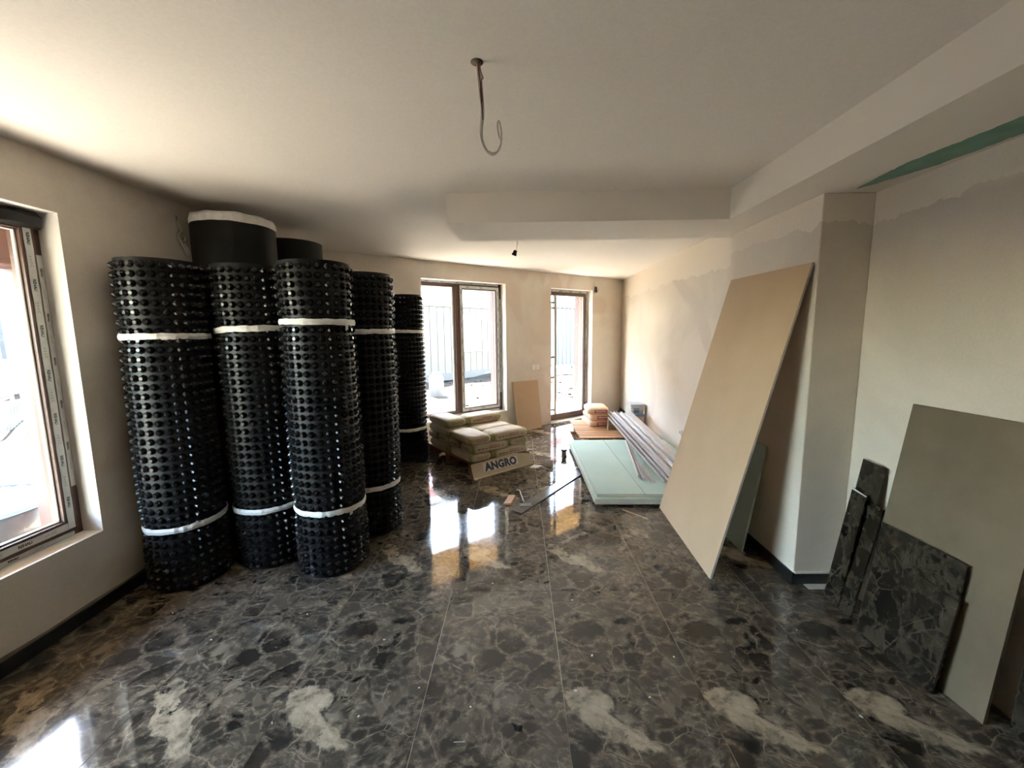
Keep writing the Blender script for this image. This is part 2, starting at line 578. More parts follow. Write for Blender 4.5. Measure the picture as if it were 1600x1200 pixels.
def text_me(s, size, bold=0.0, depth=.0004, space=1.0):
    key = (s, size, bold, space)
    if key in TXT:
        return TXT[key]
    cu = bpy.data.curves.new('lettering', 'FONT')
    cu.body = s
    cu.size = size
    cu.offset = bold
    cu.extrude = depth
    cu.align_x = 'CENTER'
    cu.align_y = 'CENTER'
    cu.space_character = space
    cu.resolution_u = 3
    o = bpy.data.objects.new('lettering_source', cu)
    COL.objects.link(o)
    dg = bpy.context.evaluated_depsgraph_get()
    me = bpy.data.meshes.new_from_object(o.evaluated_get(dg))
    me.materials.clear()
    bpy.data.objects.remove(o)
    bpy.data.curves.remove(cu)
    TXT[key] = me
    return me


def frame_mat(origin, xdir, ydir):
    x = Vector(xdir).normalized()
    y = Vector(ydir)
    y = (y - x * y.dot(x)).normalized()
    z = x.cross(y)
    return Matrix(((x.x, y.x, z.x, origin[0]), (x.y, y.y, z.y, origin[1]), (x.z, y.z, z.z, origin[2]), (0, 0, 0, 1)))


def wall(name, p0, d, n, length, z1, thick, holes, mat, label):
    """a wall with rectangular openings: p0 inner start, d along, n outward; the reveals are real depth"""
    us = sorted({0, length, *[h[0] for h in holes], *[h[1] for h in holes]})
    zs = sorted({0, z1, *[h[2] for h in holes], *[h[3] for h in holes]})
    bm = bmesh.new()
    p0, d, n = Vector(p0), Vector(d), Vector(n)

    def P(u, z, t):
        return p0 + d * u + n * t + Vector((0, 0, z))

    def solid(i, j):
        if i < 0 or j < 0 or i >= len(us) - 1 or j >= len(zs) - 1:
            return False
        u, z = (us[i] + us[i + 1]) / 2, (zs[j] + zs[j + 1]) / 2
        return not any(h[0] < u < h[1] and h[2] < z < h[3] for h in holes)

    def quad(*ps):
        bm.faces.new([bm.verts.new(p) for p in ps])
    for i in range(len(us) - 1):
        for j in range(len(zs) - 1):
            if not solid(i, j):
                continue
            a, b, c, e = us[i], us[i + 1], zs[j], zs[j + 1]
            quad(P(a, c, 0), P(b, c, 0), P(b, e, 0), P(a, e, 0))
            quad(P(a, c, thick), P(a, e, thick), P(b, e, thick), P(b, c, thick))
            if not solid(i - 1, j):
                quad(P(a, c, 0), P(a, e, 0), P(a, e, thick), P(a, c, thick))
            if not solid(i + 1, j):
                quad(P(b, c, 0), P(b, c, thick), P(b, e, thick), P(b, e, 0))
            if not solid(i, j - 1):
                quad(P(a, c, 0), P(a, c, thick), P(b, c, thick), P(b, c, 0))
            if not solid(i, j + 1):
                quad(P(a, e, 0), P(b, e, 0), P(b, e, thick), P(a, e, thick))
    bmesh.ops.remove_doubles(bm, verts=bm.verts[:], dist=1e-5)
    o = link(name, to_mesh(bm, name), mat)
    return tag(o, label, name.split('_')[0], kind='structure')


# ------------------------------------------------------------------ room shell
C_L = far(UL, 0)
C_R = far(UR, 0)
LW = (2.6 + .80, 2.6 + 2.216, .447, 2.208)      # side window seen at the frame's edge, in wall coordinates
wall('wall_left', (XL, YB, 0), (0, 1, 0), (-1, 0, 0), C_L.y - YB, HC, .26, [LW], M_WALL, 'plastered side wall with the tall taped window')
WIN = (-1.606, -.24, .34, 2.27)
DOOR = (.672, 1.672, 0.0, 2.262)
wall('wall_far', far(UL - .2, 0), FD, FN, UR - UL + .45, HC, .26,
     [(WIN[0] - UL + .2, WIN[1] - UL + .2, WIN[2], WIN[3]), (DOOR[0] - UL + .2, DOOR[1] - UL + .2, DOOR[2], DOOR[3])],
     M_WALL, 'oblique end wall with a double window and a glazed door')
wall('wall_right', (XR, YB, 0), (0, 1, 0), (1, 0, 0), C_R.y - YB + .1, HC, .24, [], M_WALL_R, 'plastered side wall behind the metal profiles and boards')
wall('wall_back', (XL, YB, 0), (1, 0, 0), (0, -1, 0), XR - XL, HC, .24, [], M_WALL, 'plain plastered wall opposite the window wall')
o = link('wall_pilaster', box_me(XP, XR, YP0, YP1, 0, ZS, 0.004), M_WALL_R)
tag(o, 'plastered pilaster that the tall beige board leans on', 'wall', kind='structure')

out = 0.3
ceil = prism_me([(XL - out, YB - out), (XR + out, YB - out), (XR + out, C_R.y + .5), (C_L.x - out, C_L.y + .2)], HC, HC + .25)
tag(link('ceiling', ceil, M_CEIL), 'smooth plastered ceiling', 'ceiling', kind='structure')
bulk = prism_me([(XSE, YS0), (XSS, YS0), (XSS, YB), (XR, YB), (XR, YS1), (XSE, YS1)], ZS, HC)
tag(link('ceiling_bulkhead', bulk, M_SOFFIT), 'L-shaped dropped bulkhead with a bare green strip', 'ceiling', kind='structure')

# floor: grout bed and every marble tile as a piece of its own


def clip(poly, nx, ny, c):
    """keep nx*x+ny*y <= c"""
    r = []
    for i in range(len(poly)):
        a, b = poly[i], poly[(i + 1) % len(poly)]
        da, db = nx * a[0] + ny * a[1] - c, nx * b[0] + ny * b[1] - c
        if da <= 0:
            r.append(a)
        if da * db < 0:
            t = da / (da - db)
            r.append((a[0] + (b[0] - a[0]) * t, a[1] + (b[1] - a[1]) * t))
    return r


fl = link('floor', prism_me([(XL - .02, YB), (XR + .02, YB), (XR + .02, C_R.y), (C_L.x - .02, C_L.y)], -.16, -.0018), M_GROUT)
tag(fl, 'polished dark marble tiled floor with pale joints', 'floor', kind='structure')
TX, TY, TW, TL, GAP = -.4192, 2.3236, .6, 1.2, .0016
full_tile = prism_me([(-TW / 2 + GAP, -TL / 2 + GAP), (TW / 2 - GAP, -TL / 2 + GAP), (TW / 2 - GAP, TL / 2 - GAP), (-TW / 2 + GAP, TL / 2 - GAP)], -.009, 0)
fc = FN.x * FO.x + FN.y * FO.y + .26
for i in range(-4, 5):
    for j in range(-5, 6):
        cx, cy = TX + TW * (i + .5), TY + TL * (j + .5)
        poly = [(cx - TW / 2 + GAP, cy - TL / 2 + GAP), (cx + TW / 2 - GAP, cy - TL / 2 + GAP), (cx + TW / 2 - GAP, cy + TL / 2 - GAP), (cx - TW / 2 + GAP, cy + TL / 2 - GAP)]
        q = poly
        for args in ((1, 0, XR), (-1, 0, -XL), (0, -1, -YB), (FN.x, FN.y, fc - .26 + .0)):
            q = clip(q, *args)
            if len(q) < 3:
                break
        if len(q) < 3:
            continue
        me = full_tile if q == poly else prism_me([(x - cx, y - cy) for x, y in q], -.009, 0)
        link('tile', me, M_MARBLE, fl, (cx, cy, 0))
# door threshold inside the reveal
link('threshold', slab_me([far(DOOR[0], .004, 0), far(DOOR[1], .004, 0), far(DOOR[1], .004, .26), far(DOOR[0], .004, .26)], .06), M_REVEAL, fl)

# skirting
BH, BT = .072, .012
tag(link('baseboard_left', box_me(XL, XL + BT, YB, C_L.y, 0, BH, .002), M_BASE), 'black skirting along the wall of the side window', 'baseboard', kind='structure')
tag(link('baseboard_right', box_me(XR - BT, XR, YP1, C_R.y - .02, 0, BH, .002), M_BASE), 'black skirting behind the stacked green boards', 'baseboard', kind='structure')
bm = bmesh.new()
add_box(bm, XP - BT, XP, YP0 - BT, YP1, 0, BH)
add_box(bm, XP, XR, YP0 - BT, YP0, 0, BH)
tag(link('baseboard_pilaster', to_mesh(bm), M_BASE), 'black skirting around the pilaster foot', 'baseboard', kind='structure')
bm = bmesh.new()
pts = []
n = 26
for i in range(n + 1):
    y = .9 + (2.5 - .9) * i / n
    pts.append((y, BH + .012 + .02 * noise.noise(Vector((y * 5, 1, 2))) + .018 * max(0, noise.noise(Vector((y * 2.3, 7, 2))))))
vs = [bm.verts.new((XL + .0015, y, BH - .004)) for y, h in pts] + [bm.verts.new((XL + .0015, y, h + .004)) for y, h in reversed(pts)]
bm.faces.new(vs)
tag(link('trim_1', to_mesh(bm), simple('glue_stain', (.20, .165, .125), (.30, .25, .19), 14, .9)), 'smeared adhesive above the black skirting by the side window', 'trim', kind='structure')
bm = bmesh.new()
add_box(bm, XP + .004, XR, YP0 - .016, YP0 - .001, BH, BH + .008)
add_box(bm, XP + .06, XR - .02, YP0 - .06, YP0 - .013, 0, .004)
tag(link('trim_2', to_mesh(bm), M_CHIP), 'white filler line over the pilaster skirting', 'trim', kind='structure')

# ------------------------------------------------------------------ windows and door
REC_SYM = 'o o d C'


def tape_run(parent, a, b, nrm, width, seed, text=True, gapless=False):
    """a strip of printed protective film from a to b, lying on the face whose normal is nrm"""
    a, b, nrm = Vector(a), Vector(b), Vector(nrm).normalized()
    d = b - a
    L = d.length
    M = frame_mat(a + d * .5 + nrm * .0012, d, nrm.cross(d))
    r = random.Random(seed)
    bm = bmesh.new()
    k = max(4, int(L / .05))
    lo, hi = [], []
    for i in range(k + 1):
        x = -L / 2 + L * i / k
        lo.append(bm.verts.new((x, -width / 2 + r.uniform(-.001, .002), 0)))
        hi.append(bm.verts.new((x, width / 2 + r.uniform(-.002, .001), 0)))
    for i in range(k):
        bm.faces.new((lo[i], lo[i + 1], hi[i + 1], hi[i]))
    g = bmesh.ops.extrude_face_region(bm, geom=bm.faces[:])
    bmesh.ops.translate(bm, vec=(0, 0, .0008), verts=[e for e in g['geom'] if isinstance(e, bmesh.types.BMVert)])
    t = link('tape_strip', to_mesh(bm), M_FILM, parent, matrix=M)
    if text:
        x = -L / 2 + .09
        while x < L / 2 - .08:
            link('lettering', text_me('REHAU', width * .55, .0006, space=.95), M_PRINT, t, matrix=Matrix.Translation((x, 0, .0012)))
            x += .115
            if x < L / 2 - .08:
                link('lettering', text_me('o o d C', width * .5, .0), M_GREYPRINT, t, matrix=Matrix.Translation((x, 0, .0012)))
            x += .12
    return t


def window_unit(name, P, u0, u1, z0, z1, dep, label, kind='window', mull=None, fr=.055, sash=.06, tapes=True, foil=False, cat='window'):
    """P(u,z,d) -> point; frame set d=dep..dep+.07 behind the inner wall face; lights split at mull"""
    w0 = root(name, P((u0 + u1) / 2, z0, dep), label, cat)
    w0['kind'] = 'structure'
    inv = Matrix.Translation(-w0.location)

    def bar(nm, a, b, c, d, d0, d1, mat, par=w0):
        bm = bmesh.new()
        corners = [P(u, z, dd) - w0.location for dd in (d0, d1) for z in (c, d) for u in (a, b)]
        vs = [bm.verts.new(p) for p in corners]
        for f in ((0, 2, 3, 1), (4, 5, 7, 6), (0, 1, 5, 4), (2, 6, 7, 3), (0, 4, 6, 2), (1, 3, 7, 5)):
            bm.faces.new([vs[i] for i in f])
        bmesh.ops.bevel(bm, geom=bm.edges[:], offset=.003, segments=1, affect='EDGES')
        return link(nm, to_mesh(bm), mat, par)
    d0, d1 = dep, dep + .075
    bar('frame_stile', u0, u0 + fr, z0, z1, d0, d1, M_BROWN)
    bar('frame_stile', u1 - fr, u1, z0, z1, d0, d1, M_BROWN)
    bar('frame_rail', u0 + fr, u1 - fr, z0, z0 + fr, d0, d1, M_BROWN)
    bar('frame_rail', u0 + fr, u1 - fr, z1 - fr, z1, d0, d1, M_BROWN)
    lights = []
    if mull is None:
        lights.append((u0 + fr, u1 - fr, True))
    else:
        bar('mullion', mull - .035, mull + .035, z0 + fr, z1 - fr, d0, d1, M_BROWN)
        lights.append((u0 + fr, mull - .035, False))
        lights.append((mull + .035, u1 - fr, True))
    for a, b, opens in lights:
        zz0, zz1 = z0 + fr, z1 - fr
        e0, e1 = (d0 - .018, d1 - .02) if opens else (d0 + .02, d1 - .01)
        s = sash if opens else .018
        a2, b2, c2, e2 = (a - .012, b + .012, zz0 - .012, zz1 + .012) if opens else (a, b, zz0, zz1)
        if not opens:
            a2, b2, c2, e2 = a, b, zz0, zz1
        sn = 'sash' if opens else 'glazing_bead'
        for args in ((a2, a2 + s, c2, e2), (b2 - s, b2, c2, e2), (a2 + s, b2 - s, c2, c2 + s), (a2 + s, b2 - s, e2 - s, e2)):
            bar(sn, *args, e0, e1, M_BROWN)
        sp = .010
        for args in ((a2 + s, a2 + s + sp, c2 + s, e2 - s), (b2 - s - sp, b2 - s, c2 + s, e2 - s), (a2 + s + sp, b2 - s - sp, c2 + s, c2 + s + sp), (a2 + s + sp, b2 - s - sp, e2 - s - sp, e2 - s)):
            bar('spacer', *args, e0 + .022, e0 + .040, M_SEAL)
        # single pane sheet, real thickness
        bar('pane', a2 + s * .7, b2 - s * .7, c2 + s * .7, e2 - s * .7, e0 + .026, e0 + .032, M_GLASS)
        if tapes and opens:
            nr = P(0, 0, -1) - P(0, 0, 0)
            wd = .036
            o2 = .030
            runs = [((a2 + o2, c2 + .012), (a2 + o2, e2 - .012)), ((b2 - o2, e2 - .012), (b2 - o2, c2 + .012)), ((a2 + .05, c2 + o2), (b2 - .05, c2 + o2)), ((a2 + .05, e2 - o2), (b2 - .05, e2 - o2))]
            for k, (q0, q1) in enumerate(runs):
                tape_run(w0, P(q0[0], q0[1], e0) - w0.location, P(q1[0], q1[1], e0) - w0.location, nr, wd, k + 3)
    if tapes:
        nr = P(0, 0, -1) - P(0, 0, 0)
        for k, (q0, q1) in enumerate((((u1 - .019, z1 - .22), (u1 - .019, z0 + .28)), ((u0 + .05, z0 + .018), (u1 - .05, z0 + .018)), ((u0 + .05, z1 - .018), (u1 - .05, z1 - .018)))):
            tape_run(w0, P(q0[0], q0[1], d0) - w0.location, P(q1[0], q1[1], d0) - w0.location, nr, .026, k + 9)
    return w0, bar


def PL(u, z, d):
    return Vector((XL - d, u, z))


def PF(u, z, d):
    return far(u, z, d)


win1, wbar = window_unit('window_1', PL, .80, 2.216, .447, 2.208, .115, 'tall brown window with printed white film around its sash')
# crumpled black foil along the head of the side window
bm = bmesh.new()
k = 30
for i in range(k + 1):
    y = .80 + 1.40 * i / k
    for jj, (dz, dx) in enumerate(((0, .0), (-.03, .028), (-.075, .022), (-.088, .002))):
        nz = .012 * noise.noise(Vector((y * 9, jj * 3.1, 0)))
        bm.verts.new(Vector((XL - .095 + dx + nz, y, 2.204 + dz + nz)) - win1.location)
bm.verts.ensure_lookup_table()
for i in range(k):
    for jj in range(3):
        a = i * 4 + jj
        bm.faces.new([bm.verts[x] for x in (a, a + 1, a + 5, a + 4)])
fo = link('foil', to_mesh(bm), M_FOIL, win1)
mo = fo.modifiers.new('thick', 'SOLIDIFY'); mo.thickness = .003
win3, _ = window_unit('window_2', PF, WIN[0], WIN[1], WIN[2], WIN[3], .13, 'double window behind the stacked cement bags', mull=-1.0)
door1, dbar = window_unit('door_1', PF, DOOR[0], DOOR[1], DOOR[2] + .01, DOOR[3], .13, 'glazed terrace door in the end wall', fr=.06, sash=.055, tapes=False, cat='door')
nr = -FN
for q0, q1, wd in (((DOOR[0] + .02, DOOR[3] - .032), (DOOR[1] - .02, DOOR[3] - .032), .05), ((DOOR[1] - .032, DOOR[3] - .06), (DOOR[1] - .032, .25), .045)):
    tape_run(door1, PF(*q0, .13) - door1.location, PF(*q1, .13) - door1.location, nr, wd, 21)
# hinge-side post of the door with its three hinges
dbar('hinge_post', .875, .92, .06, 2.17, .125, .17, simple('grey_post', (.36, .34, .30), (.30, .28, .25), 9, .5))
for z in (.18, .75, 1.10, 1.93, 2.02):
    dbar('hinge', .73, .88, z, z + .03, .14, .16, M_BROWN)
# light plaster reveals: thin lining inside each opening
for nm, P, (a, b, c, d), dep, lab in (('trim_3', PL, (.80, 2.216, .447, 2.208), .115, 'pale plaster lining of the side window'), ('trim_4', PF, WIN, .13, 'pale plaster lining of the double window'), ('trim_5', PF, DOOR, .13, 'pale plaster lining of the terrace door')):
    bm = bmesh.new()
    t = .004
    for quad in (((a, c), (a, d)), ((b, d), (b, c)), ((b, c), (a, c)), ((a, d), (b, d))):
        if nm == 'trim_5' and quad[0][1] == c and quad[1][1] == c:
            continue
        (ua, za), (ub, zb) = quad
        nu, nz = (t if ua == a else -t) if ua == ub else 0, (t if za == c else -t) if za == zb else 0
        ps = [P(ua, za, -.001), P(ub, zb, -.001), P(ub, zb, dep), P(ua, za, dep)]
        ps2 = [P(ua + nu, za + nz, -.001), P(ub + nu, zb + nz, -.001), P(ub + nu, zb + nz, dep), P(ua + nu, za + nz, dep)]
        A = [bm.verts.new(p) for p in ps]
        B = [bm.verts.new(p) for p in ps2]
        bm.faces.new(A); bm.faces.new(B[::-1])
        for i in range(4):
            bm.faces.new((A[i], A[(i + 1) % 4], B[(i + 1) % 4], B[i]))
    tag(link(nm, to_mesh(bm), M_REVEAL), lab, 'trim', kind='structure')

# ------------------------------------------------------------------ rolls of dimpled membrane
RH = 2.0
COLS, PITCH_Z = 27, .0535


def roll_radius(r0, oval, ph, th, z, bands, seed):
    r = r0 * (1 + oval * math.cos(2 * (th - ph)))
    for bz in bands:
        r -= .010 * math.exp(-((z - bz) / .09) ** 2)
    r += .006 * noise.noise(Vector((math.cos(th) * 1.3, math.sin(th) * 1.3, z * 1.1 + seed * 9)))
    return r


bm = bmesh.new()
seg = 8
rings = [[bm.verts.new((r * math.cos(2 * PI * k / seg), r * math.sin(2 * PI * k / seg), z)) for k in range(seg)] for r, z in ((.0235, -.003), (.0185, .010), (.0105, .022))]
for i in range(2):
    for k in range(seg):
        bm.faces.new((rings[i][k], rings[i][(k + 1) % seg], rings[i + 1][(k + 1) % seg], rings[i + 1][k]))
bm.faces.new(rings[2])
dimple_me = to_mesh(bm, 'dimple')
dimple_me.materials.append(M_BLACK)
DV = [v.co.copy() for v in dimple_me.vertices]
DF = [tuple(p.vertices) for p in dimple_me.polygons]


def dimple_roll(cx, cy, r0, oval, ph, seed, label, bands, lean=(0, 0), singles=300, nudge=(0, 0)):
    R0 = root('membrane_roll', (cx, cy, 0), label, 'membrane roll', 'upright rolls of dimpled membrane')
    rr = random.Random(seed)

    def surf(th, z):
        r = roll_radius(r0, oval, ph, th, z, bands, seed)
        return Vector((r * math.cos(th) + lean[0] * z, r * math.sin(th) + lean[1] * z, z))
    # sheet: outer turn and the inner windings
    bm = bmesh.new()
    nz, ns = 40, COLS * 2
    grid = [[bm.verts.new(surf(2 * PI * k / ns, RH * i / nz)) for k in range(ns)] for i in range(nz + 1)]
    for i in range(nz):
        for k in range(ns):
            bm.faces.new((grid[i][k], grid[i][(k + 1) % ns], grid[i + 1][(k + 1) % ns], grid[i + 1][k]))
    turns, per = 4, 32
    prev = None
    for k in range(turns * per + 1):
        f = 1 - .72 * k / (turns * per) - .03
        th = 2 * PI * k / per
        a, b = surf(th, .0), surf(th, RH - .002)
        va = bm.verts.new((a.x * f, a.y * f, 0.0))
        vb = bm.verts.new((b.x * f, b.y * f, RH - .002))
        if prev:
            bm.faces.new((prev[0], va, vb, prev[1]))
        prev = (va, vb)
    sh = link('sheet', to_mesh(bm, smooth=True), M_SHEET, R0)
    # dimples
    cand = []
    rows = int((RH - .03) / PITCH_Z)
    for i in range(rows + 1):
        z = .035 + i * PITCH_Z
        if z > RH - .02:
            break
        for k in range(COLS):
            th = 2 * PI * (k + .5) / COLS
            p = surf(th, z)
            e = 1e-2
            tu = surf(th + e, z) - surf(th - e, z)
            tv = surf(th, min(RH, z + e)) - surf(th, z - e)
            nn = tu.cross(tv).normalized()
            wp = p + Vector((cx, cy, 0))
            dv = CAM - wp
            cand.append((nn.dot(dv.normalized()) / dv.length_squared, p, nn, tu.normalized()))
    cand.sort(key=lambda c: -c[0])
    bm2 = bmesh.new()
    for i, (q, p, nn, tu) in enumerate(cand):
        M = frame_mat(p, tu, nn.cross(tu))
        if i < singles:
            link('dimple', dimple_me, None, R0, matrix=M)
        else:
            vs = [bm2.verts.new(M @ v) for v in DV]
            for f in DF:
                bm2.faces.new([vs[x] for x in f])
    tag(link('dimple_field', to_mesh(bm2), M_BLACK, R0), kind='stuff')
    # two tape bands
    for bi, bz in enumerate(bands):
        bm3 = bmesh.new()
        n = 64
        h = .036
        tilt, tp = rr.uniform(.0, .012), rr.uniform(0, 6)
        prof = []
        for k in range(n):
            th = 2 * PI * k / n
            zc = bz + tilt * math.cos(th - tp) + .004 * noise.noise(Vector((math.cos(th) * 3, math.sin(th) * 3, seed + bi)))
            cr = .004 * noise.noise(Vector((math.cos(th) * 9, math.sin(th) * 9, seed * 3 + bi)))
            c = surf(th, zc)
            n2 = Vector((math.cos(th), math.sin(th), 0))
            base = c + n2 * .0225
            hh = h * (.5 + .12 * noise.noise(Vector((math.cos(th) * 6, math.sin(th) * 6, seed + bi * 5))))
            prof.append([bm3.verts.new(v) for v in (base + n2 * cr + Vector((0, 0, -hh)), base + n2 * (.004 + cr * 1.4), base + n2 * cr + Vector((0, 0, hh)), base - n2 * .002 + Vector((0, 0, hh)), base - n2 * .002 + Vector((0, 0, -hh)))])
        for k in range(n):
            a, b = prof[k], prof[(k + 1) % n]
            for j in range(5):
                bm3.faces.new((a[j], b[j], b[(j + 1) % 5], a[(j + 1) % 5]))
        tb = link('tape_band', to_mesh(bm3), M_TAPE, R0)
        if seed == 3:
            th = (-.35, -.60)[bi]
            c = surf(th, bz) + Vector((math.cos(th), math.sin(th), 0)) * .027
            t2 = Vector((-math.sin(th), math.cos(th), 0))
            L = (.055, .04)[bi]
            link('tape_end', slab_me([c - t2 * .012 + Vector((0, 0, -L)), c + t2 * .008 + Vector((0, 0, -L * .85)), c + t2 * .011, c - t2 * .011], .002), M_TAPE, tb)
    return R0


dimple_roll(-2.157, 2.505, .203, .03, 1.2, 1, 'dimpled black membrane roll standing against the side window wall', (1.555, .405), (-.006, .012), 300)
dimple_roll(-1.757, 2.752, .203, .02, .4, 2, 'dimpled black membrane roll second from the side window wall', (1.59, .405), (-.012, .004), 300)
dimple_roll(-1.290, 2.675, .215, .03, 2.2, 3, 'dimpled black membrane roll with torn tape ends hanging loose', (1.635, .43), (-.004, 0), 300)
dimple_roll(-1.200, 3.185, .212, .02, .0, 4, 'dimpled black membrane roll tucked behind the one with torn tape', (1.575, .385), (.004, 0), 300)
dimple_roll(-1.365, 4.985, .20, .02, .0, 5, 'dimpled black membrane roll alone beside the cement bag pallet', (1.57, .395), (0, 0), 0)


def smooth_roll(cx, cy, r, h, label, wrap):
    R0 = root('membrane_roll', (cx, cy, 0), label, 'membrane roll', 'tall smooth membrane rolls')
    bm = bmesh.new()
    ns = 64
    a = [bm.verts.new((r * math.cos(2 * PI * k / ns), r * math.sin(2 * PI * k / ns), 0)) for k in range(ns)]
    b = [bm.verts.new((r * math.cos(2 * PI * k / ns), r * math.sin(2 * PI * k / ns), h)) for k in range(ns)]
    for k in range(ns):
        bm.faces.new((a[k], a[(k + 1) % ns], b[(k + 1) % ns], b[k]))
    prev = None
    for k in range(5 * 32 + 1):
        rr = r * (.97 - .75 * k / 160)
        th = 2 * PI * k / 32
        v = (bm.verts.new((rr * math.cos(th), rr * math.sin(th), 0)), bm.verts.new((rr * math.cos(th), rr * math.sin(th), h)))
        if prev:
            bm.faces.new((prev[0], v[0], v[1], prev[1]))
        prev = v
    link('sheet', to_mesh(bm, smooth=True), M_SMOOTHBLK, R0)
    link('sheet_edge', box_me(-.002, .002, -.0035, .001, .02, h - .01, M=Matrix.Rotation(-.95, 4, 'Z') @ Matrix.Translation((0, -r, 0))), M_BLACK, R0)
    if wrap:
        bm = bmesh.new()
        n = 72
        rings = []
        for k in range(n):
            th = 2 * PI * k / n
            d = Vector((math.cos(th), math.sin(th), 0))
            w0 = .014 * noise.noise(Vector((d.x * 2.2, d.y * 2.2, 4)))
            lo = h - .012 + .004 * noise.noise(Vector((d.x * 3, d.y * 3, 9)))
            hi = h + .050 + w0
            rings.append([bm.verts.new(d * (r + .003) + Vector((0, 0, lo))), bm.verts.new(d * (r + .006) + Vector((0, 0, (lo + hi) / 2))), bm.verts.new(d * (r - .004 + w0 * .4) + Vector((0, 0, hi))), bm.verts.new(d * (r - .05) + Vector((0, 0, hi - .004)))])
        for k in range(n):
            p, q = rings[k], rings[(k + 1) % n]
            for j in range(3):
                bm.faces.new((p[j], q[j], q[j + 1], p[j + 1]))
        ob = link('white_wrap', to_mesh(bm, smooth=True), M_TAPE, R0)
        ob['label'] = 'white paper wrap folded over the rim'


smooth_roll(-2.090, 3.13, .265, 2.345, 'tall smooth black roll with white paper wrap around its top', True)
smooth_roll(-1.965, 3.665, .245, 2.335, 'tall smooth black roll without wrap, behind the wrapped one', False)

# ------------------------------------------------------------------ cement bags on a pallet
PO = Vector((-.515, 4.33, 0))


def pal(u, v, z=0):
    return PO + FD * u + FN * v + Vector((0, 0, z))


pr = root('wooden_pallet', PO, 'worn wooden pallet under the stacked cement bags', 'pallet', rotz=FA)
for v in (0, .53, 1.06):
    link('bottom_board', box_me(0, .8, v, v + .1, 0, .02, .002), M_PALLET, pr)
for u in (0, .33, .66):
    for v in (0, .53, 1.06):
        link('block', box_me(u, u + .14, v, v + .1, .02, .095, .003), M_PALLET, pr)
for v in (0, .53, 1.06):
    link('stringer', box_me(0, .8, v, v + .1, .095, .117, .002), M_PALLET, pr)
for i in range(5):
    u = .165 * i
    link('deck_board', box_me(u, u + .14, 0, 1.16, .117, .137, .002), M_PALLET, pr)


def bag_me(L, W, H, seed, puff=.5):
    bm = bmesh.new()
    bmesh.ops.create_cube(bm, size=2)
    bmesh.ops.subdivide_edges(bm, edges=bm.edges[:], cuts=9, use_grid_fill=True)
    for v in bm.verts:
        x, y, z = v.co
        # rounded block
        ex = 1 - .055 * max(0, abs(y) - .55) / .45 * abs(y) ** 4 - .035 * abs(z) ** 3
        ey = 1 - .055 * max(0, abs(x) - .55) / .45 * abs(x) ** 4 - .05 * abs(z) ** 3
        ez = 1 - .30 * abs(x) ** 7 * (1 if z > 0 else .3) - .26 * abs(y) ** 7 * (1 if z > 0 else .3)
        nx = noise.noise(Vector((x * 1.7 + seed * 3.1, y * 1.7, z * 1.3)))
        n2 = noise.noise(Vector((x * 4 + seed, y * 5, z * 3)))
        v.co = (x * L / 2 * ex * (1 + .012 * n2), y * W / 2 * ey * (1 + .02 * n2), H / 2 * (1 + z * ez * (1 + (.12 * nx if z > 0 else 0))) if z > -1.01 else 0)
    me = to_mesh(bm, smooth=True)
    return me


def print_line(L, h, r, density=.8):
    """a row of illegible print: small upright blocks of uneven width"""
    bm = bmesh.new()
    x = -L / 2
    while x < L / 2:
        w_ = r.uniform(.35, 1.0) * h * .9
        if r.random() < density:
            add_box(bm, x, min(L / 2, x + w_), -h / 2 * r.uniform(.8, 1), h / 2 * r.uniform(.8, 1), 0, .0006)
        x += w_ + h * .18
    return to_mesh(bm)


BL, BW, BHT = .51, .27, .098
bag_bases = [bag_me(BL, BW, BHT, s) for s in range(5)]
for me in bag_bases:
    me.materials.append(M_BAG)
bag_print = random.Random(3)
prints = [(print_line(.24, .014, bag_print), print_line(.15, .009, bag_print), print_line(.10, .014, bag_print), print_line(.17, .008, bag_print), print_line(.13, .008, bag_print)) for _ in range(3)]
for t5 in prints:
    for me, mm in zip(t5, (M_RED, M_PRINT, M_PRINT, M_RED, M_PRINT)):
        me.materials.append(mm)
bag_n = 0


def cement_bag(u, v, z, along_v, label, dz=0):
    global bag_n
    rz = FA + (PI / 2 if along_v else 0) + rng.uniform(-.02, .02)
    b = root('cement_bag', pal(u, v, z), label, 'cement bag', 'cement bags stacked on the pallet', rz)
    link('bag_body', bag_bases[bag_n % 5], None, b)
    p = prints[bag_n % 3]
    # print on the long side (local -y) and on the end (local -x)
    fy = -BW / 2 - .0035
    fx = -BL / 2 - .0035
    ML = frame_mat((.05, fy, BHT * .42), (1, 0, 0), (0, 0, 1))
    link('print', p[0], None, b, matrix=ML)
    link('print', p[1], None, b, matrix=frame_mat((.03, fy, BHT * .64), (1, 0, 0), (0, 0, 1)))
    link('print', p[2], None, b, matrix=frame_mat((-.125, fy, BHT * .42), (1, 0, 0), (0, 0, 1)))
    link('print', p[3], None, b, matrix=frame_mat((fx, 0, BHT * .58), (0, -1, 0), (0, 0, 1)))
    link('print', p[4], None, b, matrix=frame_mat((fx, 0, BHT * .40), (0, -1, 0), (0, 0, 1)))
    bag_n += 1
    return b


